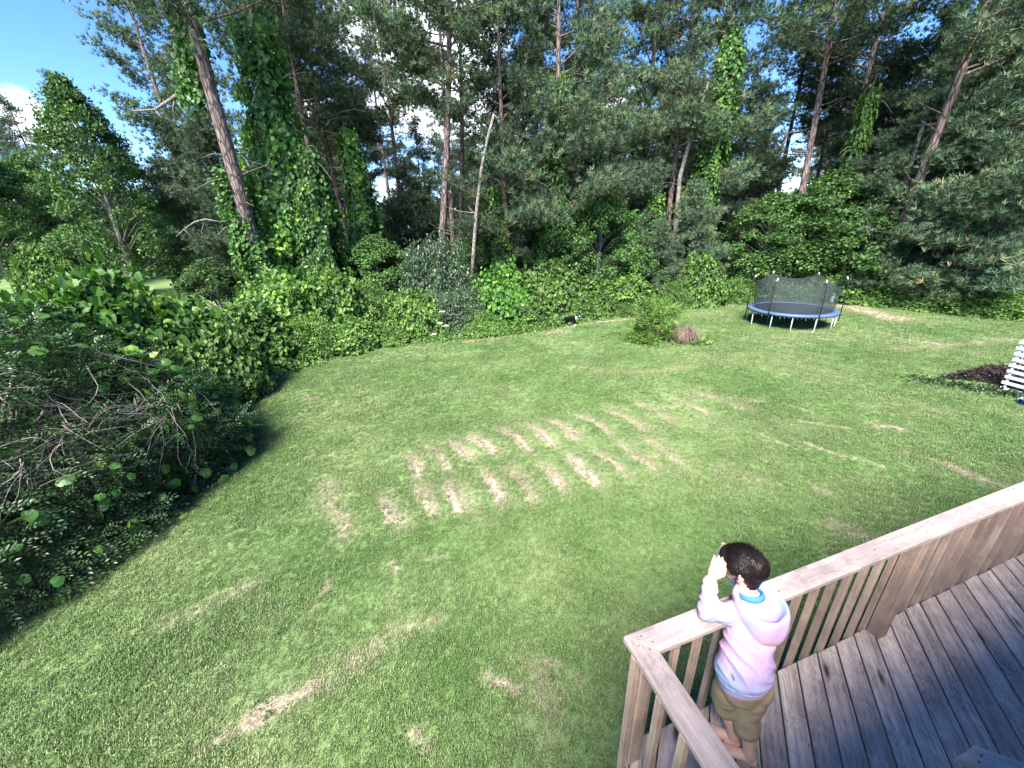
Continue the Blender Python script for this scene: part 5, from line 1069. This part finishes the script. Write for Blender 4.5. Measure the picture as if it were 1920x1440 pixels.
    low = ((base - hc) @ up < .0) & ((base - hc) @ fwd > -.015) | ((base - hc) @ fwd > .075); base = base[~low]; dl = dl[~low]; n = len(base)
    dn = nrm(base - (hc + up * .045)); fl = base - crown; fl = fl - dn * np.sum(fl * dn, 1, keepdims=True); sw = np.cross(dn, fl); fl = nrm(fl + sw * .5 + r.normal(0, .02, (n, 3)))
    L_ = r.uniform(.018, .034, n)[:, None]; w = np.cross(fl, dn) * .0011; p0 = base - dn * .004; p1 = base + fl * L_ * .55 + dn * .003; p2 = base + fl * L_ + dn * r.uniform(-.001, .004, (n, 1))
    V = np.stack([p0 - w, p0 + w, p1 + w, p1 - w, p2], 1).reshape(-1, 3); F5 = np.arange(n)[:, None] * 5; Fc = np.concatenate([F5 + [0, 1, 2], F5 + [0, 2, 3], F5 + [3, 2, 4]], 0)
    link('hair_strands', np_mesh('hair_strands', V, Fc, hm, smooth=True), hair)
    # T-shirt collar
    blue = plain('blue_tshirt', (.06, .22, .55), .8, .2, bump=.1, scale=200)
    cpts = []
    for q in range(13):
        a = 2 * math.pi * q / 12; cpts.append((.012 + .060 * math.cos(a), .192 + .056 * math.sin(a), 1.140 - .022 * math.sin(a)))
    MB().tube(cpts[:-1] + [cpts[0]], [(.010, .019)] * 13, 8, False, side=None).build('shirt_collar', blue, o)
    # hooded sweatshirt
    m, nt, N, L, out = mat_new('tie_dye_fleece'); t = N.new('ShaderNodeTexCoord'); p = N.new('ShaderNodeBsdfPrincipled'); p.inputs['Roughness'].default_value = .9; p.inputs['Specular IOR Level'].default_value = .15
    n1 = tex_noise(nt, t.outputs['Object'], 3.6, 2, .4); c = ramp(nt, n1, [(0.36, (.26, .33, .58)), (0.46, (.39, .33, .58)), (0.56, (.52, .32, .52)), (.64, (.58, .38, .49))]); L.new(c, p.inputs['Base Color'])
    n2 = tex_noise(nt, t.outputs['Object'], 500, 2); b = N.new('ShaderNodeBump'); b.inputs['Strength'].default_value = .25; b.inputs['Distance'].default_value = .001; L.new(n2, b.inputs['Height']); L.new(b.outputs[0], p.inputs['Normal']); L.new(p.outputs[0], out.inputs[0])
    SP = [([(-.085, .055, .705), (-.085, .06, .735), (-.075, .07, .80), (-.05, .095, .88), (-.015, .13, .97), (.012, .155, 1.04), (.018, .175, 1.085)], [(.152, .120), (.162, .132), (.152, .124), (.140, .112), (.144, .106), (.142, .092), (.095, .075)], (1, -.12, 0)),
          ([tuple(LS + [.05, -.01, 0]), tuple(LS + [-.02, .0, .0]), tuple((LS + LE) / 2 + [0, 0, .0]), tuple(LE)], [(.065, .065), (.062, .062), (.056, .056), (.050, .050)], X),
          ([tuple(LE), tuple(LE + (LW - LE) * .5), tuple(LE + (LW - LE) * .86), tuple(LE + (LW - LE) * .98)], [(.050, .050), (.046, .046), (.039, .039), (.031, .031)], X),
          ([tuple(RS + [-.05, -.01, 0]), tuple(RS + [.015, .0, .0]), tuple((RS + RE) / 2), tuple(RE)], [(.065, .065), (.062, .062), (.056, .056), (.050, .050)], X),
          ([tuple(RE), tuple(RE + (RW - RE) * .5), tuple(RE + (RW - RE) * .86), tuple(RE + (RW - RE) * .98)], [(.050, .050), (.046, .046), (.039, .039), (.031, .031)], X)]
    def fold(a, z, ph): return np.sin(a * 3 + ph)
    def wr(co):
        x, y, z = co[:, 0], co[:, 1], co[:, 2]; d = .010 * (fbm2((x - y) * 9 + z * 11, z * 13 - x * 5, 6, 3) - .5)
        # diagonal pull folds across the back and ribs, rings on the sleeves
        tors = np.clip((1.0 - z) / .1, 0, 1) * np.clip((z - .74) / .05, 0, 1); d = d + tors * .012 * (.5 - np.abs(np.sin((z * 30 + x * 26 - y * 6) + 4 * vn2(x * 7, z * 7, 2))) ** .7) * (.25 + 1.1 * vn2(x * 10 + 5, z * 6, 9))
        arm = (x < -.15) & (z > 1.0); d = d + arm * .005 * np.sin((x * 50 + y * 70 + z * 90) + 9 * vn2(x * 16 + 3, z * 18 + y * 9, 4)) * (.3 + vn2(x * 25, y * 25, 8))
        d = d - .006 * (np.abs(z - .725) < .006)
        return d
    hood = fused('sweatshirt', SP, .0065, m, o, 5, wr, 22)
    # hood lying on the back: draped pouch with a thick rolled rim round the neck
    V, F = [], []; NU, NVv = 40, 12
    for i in range(NU):
        a = 2 * math.pi * i / NU; bk = .5 - .5 * math.sin(a); bk = bk ** 1.2          # 1 at the back (-y), 0 in front
        cxh, cyh = .026, .178
        b2_ = bk * bk
        b3 = bk ** 1.6; rr_ = .086 + .078 * b3
        prof = [(.056, 1.10), (.060 + .020 * b3, 1.105 - .012 * b3), (rr_ - .024, 1.122 - .012 * b3), (rr_ - .012, 1.150 - .004 * b3), (rr_ + .001, 1.163 - .008 * b3), (rr_ + .013, 1.152 - .012 * b3), (rr_ + .017, 1.125 - .028 * b3), (rr_ + .012 + .006 * b3, 1.09 - .05 * b3), (rr_ + .004, 1.06 - .078 * b3), (rr_ - .018, 1.045 - .092 * b3), (.05 + .03 * b3, 1.04 - .06 * b3), (.05, 1.06)]
        for q, (rr, z) in enumerate(prof):
            wv = .004 * math.sin(a * 7 + q * .6) + .003 * math.sin(a * 13 + q * 1.1); lean = (1.12 - z) * .25 * bk; V.append((cxh + (rr * 1.12 + wv) * math.cos(a), cyh - lean * .3 + (rr + wv) * math.sin(a), z + (cyh - .185 + rr * math.sin(a)) * .12))
    for i in range(NU):
        for q in range(NVv - 1): F.append((i * NVv + q, ((i + 1) % NU) * NVv + q, ((i + 1) % NU) * NVv + q + 1, i * NVv + q + 1))
        F.append((i * NVv + NVv - 1, ((i + 1) % NU) * NVv + NVv - 1, ((i + 1) % NU) * NVv, i * NVv))
    ho = MB().raw(V, [f[::-1] for f in F], True).build('hood', m, hood); ss = ho.modifiers.new('s', 'SUBSURF'); ss.levels = ss.render_levels = 1
    # small dark script mark on the hood
    ink = plain('black_print', (.01, .01, .015), .8, .1); b = MB()
    for pts in ([(0, .002), (.006, .010), (.010, -.002), (.004, -.006)], [(.014, 0), (.018, .007), (.022, 0), (.017, -.003)], [(.025, -.002), (.026, .009), (.031, .007), (.028, .002)], [(-.006, -.006), (.008, -.011), (.024, -.008)]):
        b.tube([(x, z * .35 - .004, z) for x, z in pts], .0013, 5)
    mk = b.build('printed_mark', ink, hood); mk.location = (.05, .018, 1.0)
    b = MB()      # pocket slit
    b.tube([(-.236, .020, .85), (-.228, .012, .825), (-.222, .008, .80)], [(.001, .002), (.003, .002), (.001, .001)], 6); b.build('pocket_slit', ink, hood)
    # shorts
    kh = plain('khaki_twill', (.25, .195, .14), .85, .2, var=.15, scale=14, bump=.15)
    HL, HR = np.array([-.105, .072, .66]), np.array([-.025, .012, .66])
    TP = [([(-.065, .045, .60), (-.065, .045, .68), (-.065, .05, .76)], [(.135, .105), (.142, .112), (.125, .10)], (1, -.12, 0)),
          ([(-.105, .075, .64), (-.108, .095, .50), (-.098, .108, .41), (-.085, .098, .345)], [(.090, .090), (.082, .084), (.078, .078), (.076, .074)], X),
          ([(-.020, .012, .64), (-.028, .02, .50), (-.030, .022, .38), (-.018, -.002, .275)], [(.092, .092), (.086, .088), (.080, .080), (.078, .078)], X)]
    def wk(co):
        x, y, z = co[:, 0], co[:, 1], co[:, 2]; return .011 * (fbm2(x * 9 + z * 5, z * 17 + y * 9, 16, 3) - .5)
    fused('shorts', TP, .007, kh, o, 3, wk, 20)
person()

# ------------------------------------------------------------------ right edge: mulch bed, slatted rack, blue sled
def right_edge():
    r = np.random.default_rng(44)
    poly = [on_z(*p) for p in ((1770, 712), (1812, 702), (1862, 691), (1905, 686), (1990, 690), (2000, 745), (1925, 745), (1870, 722), (1830, 716))]
    cx_ = np.mean([p[0] for p in poly]); cy_ = np.mean([p[1] for p in poly]); 
    def inside(x, y):
        c = np.zeros(len(x), bool); j = len(poly) - 1
        for i in range(len(poly)):
            a, b = poly[i], poly[j]; c ^= ((a[1] > y) != (b[1] > y)) & (x < (b[0] - a[0]) * (y - a[1]) / (b[1] - a[1] + 1e-9) + a[0]); j = i
        return c
    x = r.uniform(15, 24, 60000); y = r.uniform(10, 16, 60000); k = inside(x + .15 * r.normal(size=len(x)), y + .12 * r.normal(size=len(x))); x, y = x[k][:15000], y[k][:15000]; n = len(x)
    mm = leaf_mat('mulch_chips', [(0, (.012, .009, .009)), (.6, (.028, .02, .021)), (.92, (.05, .038, .038)), (1, (.2, .17, .16))], .0, .85, .15)
    P = np.stack([x, y, hgt(x, y) + .03 + .05 * vn2(x * 2, y * 2, 5) + r.uniform(0, .03, n)], 1)
    tag(link('mulch_bed', leaf_cloud('mulch_chips', P, nrm(r.normal(0, 1, (n, 3)) * [1, 1, .25]), nrm(r.normal(0, .35, (n, 3)) + [0, 0, 1]), r.uniform(.06, .14, n), .45 + .3 * r.normal(size=n), T_DIAMOND, mm, r)), 'dark brown mulch spread at the right edge of the lawn', 'mulch', kind='stuff')
    n = 650; t = r.uniform(0, 1, n); a = on_z(1712, 712); b_ = on_z(1870, 742); c_ = on_z(1930, 748); q = np.where((t < .6)[:, None], a + (b_ - a) * (t / .6)[:, None], b_ + (c_ - b_) * ((t - .6) / .4)[:, None]) + r.normal(0, 1, (n, 2)) * [.22, .22]
    q[:, 1] += np.abs(r.normal(0, .35, n)) * t
    P = np.concatenate([q, (hgt(q[:, 0], q[:, 1]) + r.uniform(0, .08, n))[:, None]], 1)
    tag(link('weed_strip', leaf_cloud('weed_strip', P, nrm(r.normal(0, .5, (n, 3)) + [0, 0, .7]), nrm(r.normal(size=(n, 3))), r.uniform(.06, .14, n), .22 + .2 * r.normal(size=n), T_DIAMOND, MAT['privet'], r)), 'unmown dark grass along the mulch at the right edge', 'weeds', kind='stuff')
    wp = plain('weathered_white_paint', (.40, .43, .50), .6, .3, var=.3, scale=9)
    o = empty('slatted_rack', (16.41, 11.69, gz_at(16.41, 11.69)), 0, 'leaning white slatted wooden rack cut off by the right picture edge', 'rack')
    u = Vector((.18, -.98, 0)).normalized(); v = Vector((.60, .50, 1.55)); Lv = v.length; v.normalize(); nn_ = u.cross(v).normalized(); M = Matrix((u, v, nn_)).transposed()
    for q in (.0, 1.15): MB().box(u * (q + .02) + v * (Lv / 2 + .0) + nn_ * -.03, (.06, Lv + .1, .04), M).build('side_rail', wp, o)
    for i in range(9): MB().box(u * .58 + v * (.06 + i * .2) + nn_ * (.012 + .004 * (i % 3)), (1.28 + .03 * math.sin(i * 2.1), .105, .022), M).build('slat', wp, o)
    for q in (.08, 1.1):
        p = u * q + v * (Lv * .93); MB().tube([p + nn_ * -.05, Vector((p.x + .75, p.y + .35, 0))], .025, 6).build('leg', wp, o)
    t_ = on_z(1903, 757); c = Vector((t_[0] + .05, t_[1])); d = Vector((.62, -.78)).normalized(); s = Vector((-d.y, d.x))
    o = empty('sled', (c.x, c.y, gz_at(c.x, c.y) + .02), math.atan2(d.y, d.x), 'bright blue plastic sled lying below the slatted rack at the right edge', 'sled')
    bl = plain('blue_plastic', (.01, .10, .62), .3, .5); V, F = [], []; st = [(0, .03, .16), (.10, .17, .15), (.28, .26, .13), (.7, .29, .12), (1.15, .27, .13), (1.25, .22, .15)]
    for (x, w, h) in st:
        V += [(x, -w - .03, h), (x, -w, h + .012), (x, -w * .8, .02), (x, 0, .0), (x, w * .8, .02), (x, w, h + .012), (x, w + .03, h)]
        V += [(x, -w - .03, h - .012), (x, -w, h - .004), (x, -w * .8 - .005, .006), (x, 0, -.012), (x, w * .8 + .005, .006), (x, w, h - .004), (x, w + .03, h - .012)]
    for i in range(len(st) - 1):
        for k in range(6): F.append((i * 14 + k, i * 14 + k + 1, (i + 1) * 14 + k + 1, (i + 1) * 14 + k)); F.append((i * 14 + 7 + k + 1, i * 14 + 7 + k, (i + 1) * 14 + 7 + k, (i + 1) * 14 + 7 + k + 1))
        for k in (0, 6): F.append((i * 14 + k, (i + 1) * 14 + k, (i + 1) * 14 + 7 + k, i * 14 + 7 + k))
    for i in (0, len(st) - 1):
        for k in range(6): F.append((i * 14 + k, i * 14 + k + 1, i * 14 + 7 + k + 1, i * 14 + 7 + k))
    MB().raw(V, F, True).build('hull', bl, o)
    MB().tube([(.06, -.08, .17), (-.03, 0, .10), (.06, .08, .17)], .008, 6).build('pull_rope', plain('white_rope', (.7, .7, .68), .8, .2), o)
right_edge()

# little broad-leaved weeds and clover in the turf
def turf_weeds():
    r = np.random.default_rng(77); x = r.uniform(-12, 18, 5000); y = r.uniform(2, 18, 5000); k = in_view(x, y) & (wood_side(x, y) < -.3) & (fbm2(x * .6, y * .6, 88, 3) > .5); x, y = x[k][:900], y[k][:900]; m_ = 14; n = len(x) * m_
    a = r.uniform(0, 6.28, n); rr = r.uniform(.01, .11, n); px_ = np.repeat(x, m_) + rr * np.cos(a); py_ = np.repeat(y, m_) + rr * np.sin(a); P = np.stack([px_, py_, hgt(px_, py_) + r.uniform(.015, .045, n)], 1)
    tag(link('turf_weeds', leaf_cloud('turf_weeds', P, nrm(r.normal(size=(n, 3)) * [1, 1, .2]), nrm(r.normal(0, .3, (n, 3)) + [0, 0, 1]), r.uniform(.02, .045, n), np.repeat(r.uniform(.3, .75, len(x)), m_), T_DIAMOND, MAT['broad'], r)), 'small broad leaved weeds dotted through the turf', 'weeds', kind='stuff')
turf_weeds()

# fallen twig, pale flowers, stray big leaves on the lawn
def small_things():
    r = np.random.default_rng(50); c = on_z(585, 752); o = empty('fallen_branch', (c[0], c[1], gz_at(*c) + .02), R(30), 'small pale dead branch lying on the lawn near the dark bush', 'branch')
    MB().tube([(-.4, 0, .02), (-.1, .05, .06), (.2, 0, .05), (.4, .1, .1)], [.012, .014, .01, .005], 5).tube([(-.1, .05, .06), (.0, .25, .1)], [.009, .004], 4).tube([(.1, .02, .05), (.25, -.15, .09)], [.008, .004], 4).build('stem', MAT['deadtwig'], o)
    wm = plain('cream_petals', (.75, .72, .62), .7, .2)
    for i, (px, py, lab) in enumerate(((828, 585, 'highest of the pale flower heads low in the hedge'), (824, 606, 'pale flower head in the middle of the group low in the hedge'), (836, 611, 'widest pale flower head low in the hedge'), (813, 627, 'lowest pale flower head near the lawn edge'))):
        x, y, z = at(px, py, 20.3); o = empty('flower_head', (x, y, z), 0, lab, 'flower', 'pale flower heads in the hedge')
        V, F = [], []
        n = 90; q = r.normal(0, .5, (n, 2)); q /= np.maximum(1, np.linalg.norm(q, axis=1, keepdims=True)); P = np.stack([q[:, 0] * .15, q[:, 1] * .15, .04 - .05 * (q ** 2).sum(1) + r.normal(0, .008, n)], 1)
        link('blossom', leaf_cloud('blossom', P, nrm(r.normal(size=(n, 3)) * [1, 1, .3]), nrm(r.normal(0, .4, (n, 3)) + [0, -.4, 1]), r.uniform(.02, .04, n), np.full(n, .5), T_DIAMOND, wm, r), o)
        MB().tube([(0, 0, .03), (.0, .3, -.5)], .006, 4).build('stem', MAT['twig'], o)
small_things()

# ------------------------------------------------------------------ unseen building behind the camera, added to shade the deck and near lawn
def shade_house():
    o = empty('shade_house', (C0.x, C0.y, 0), AZ, 'unseen cream clapboard building added behind the deck to shade it', 'shade_house')
    sid = plain('clapboard', (.62, .58, .5), .7, .3); x0, x1, y0, y1, h = SHADE_HOUSE
    b = MB(); n = int(h / .2)
    for i in range(n): b.box(((x0 + x1) / 2, y0, i * .2 + .1), (x1 - x0, .05, .196), Matrix.Rotation(R(4), 3, 'X'))
    s = b.build('siding', sid, o); s['kind'] = 'stuff'
    MB().box(((x0 + x1) / 2, (y0 + y1) / 2 - .05, h / 2), (x1 - x0 - .06, abs(y1 - y0) - .1, h)).build('wall', sid, o)
    rf = plain('roof_shingles', (.09, .085, .08), .9, .2, var=.3, scale=6); ym = (y0 + y1) / 2; ov = .5
    V = [(x0 - ov, y0 + ov, h - .1), (x1 + ov, y0 + ov, h - .1), (x1 + ov, ym, h + 2.2), (x0 - ov, ym, h + 2.2), (x0 - ov, y1 - ov, h - .1), (x1 + ov, y1 - ov, h - .1)]; V += [(x, y, z + .15) for x, y, z in V]
    MB().raw(V, [(0, 3, 2, 1), (3, 4, 5, 2), (6, 7, 8, 9), (9, 8, 11, 10), (0, 1, 7, 6), (4, 10, 11, 5), (0, 6, 9, 3), (3, 9, 10, 4), (1, 2, 8, 7), (2, 5, 11, 8)]).build('roof', rf, o)
    gl = plain('window_glass', (.03, .04, .05), .05, .6); fr = plain('white_trim', (.75, .75, .73), .5, .4)
    for x, z, w, hh in ((1.2, 3.42, .9, 2.0), (3.6, 3.6, 1.2, 1.1)):
        f = MB().box((x, y0 + .045, z + .0), (w + .2, .06, hh + .2)).build('window' if hh < 1.5 else 'door', fr, o); MB().box((x, y0 + .07, z), (w, .03, hh)).build('pane', gl, f)
SHADE_HOUSE = (-2.4, 9.0, -2.4, -9.0, 5.6)
shade_house()
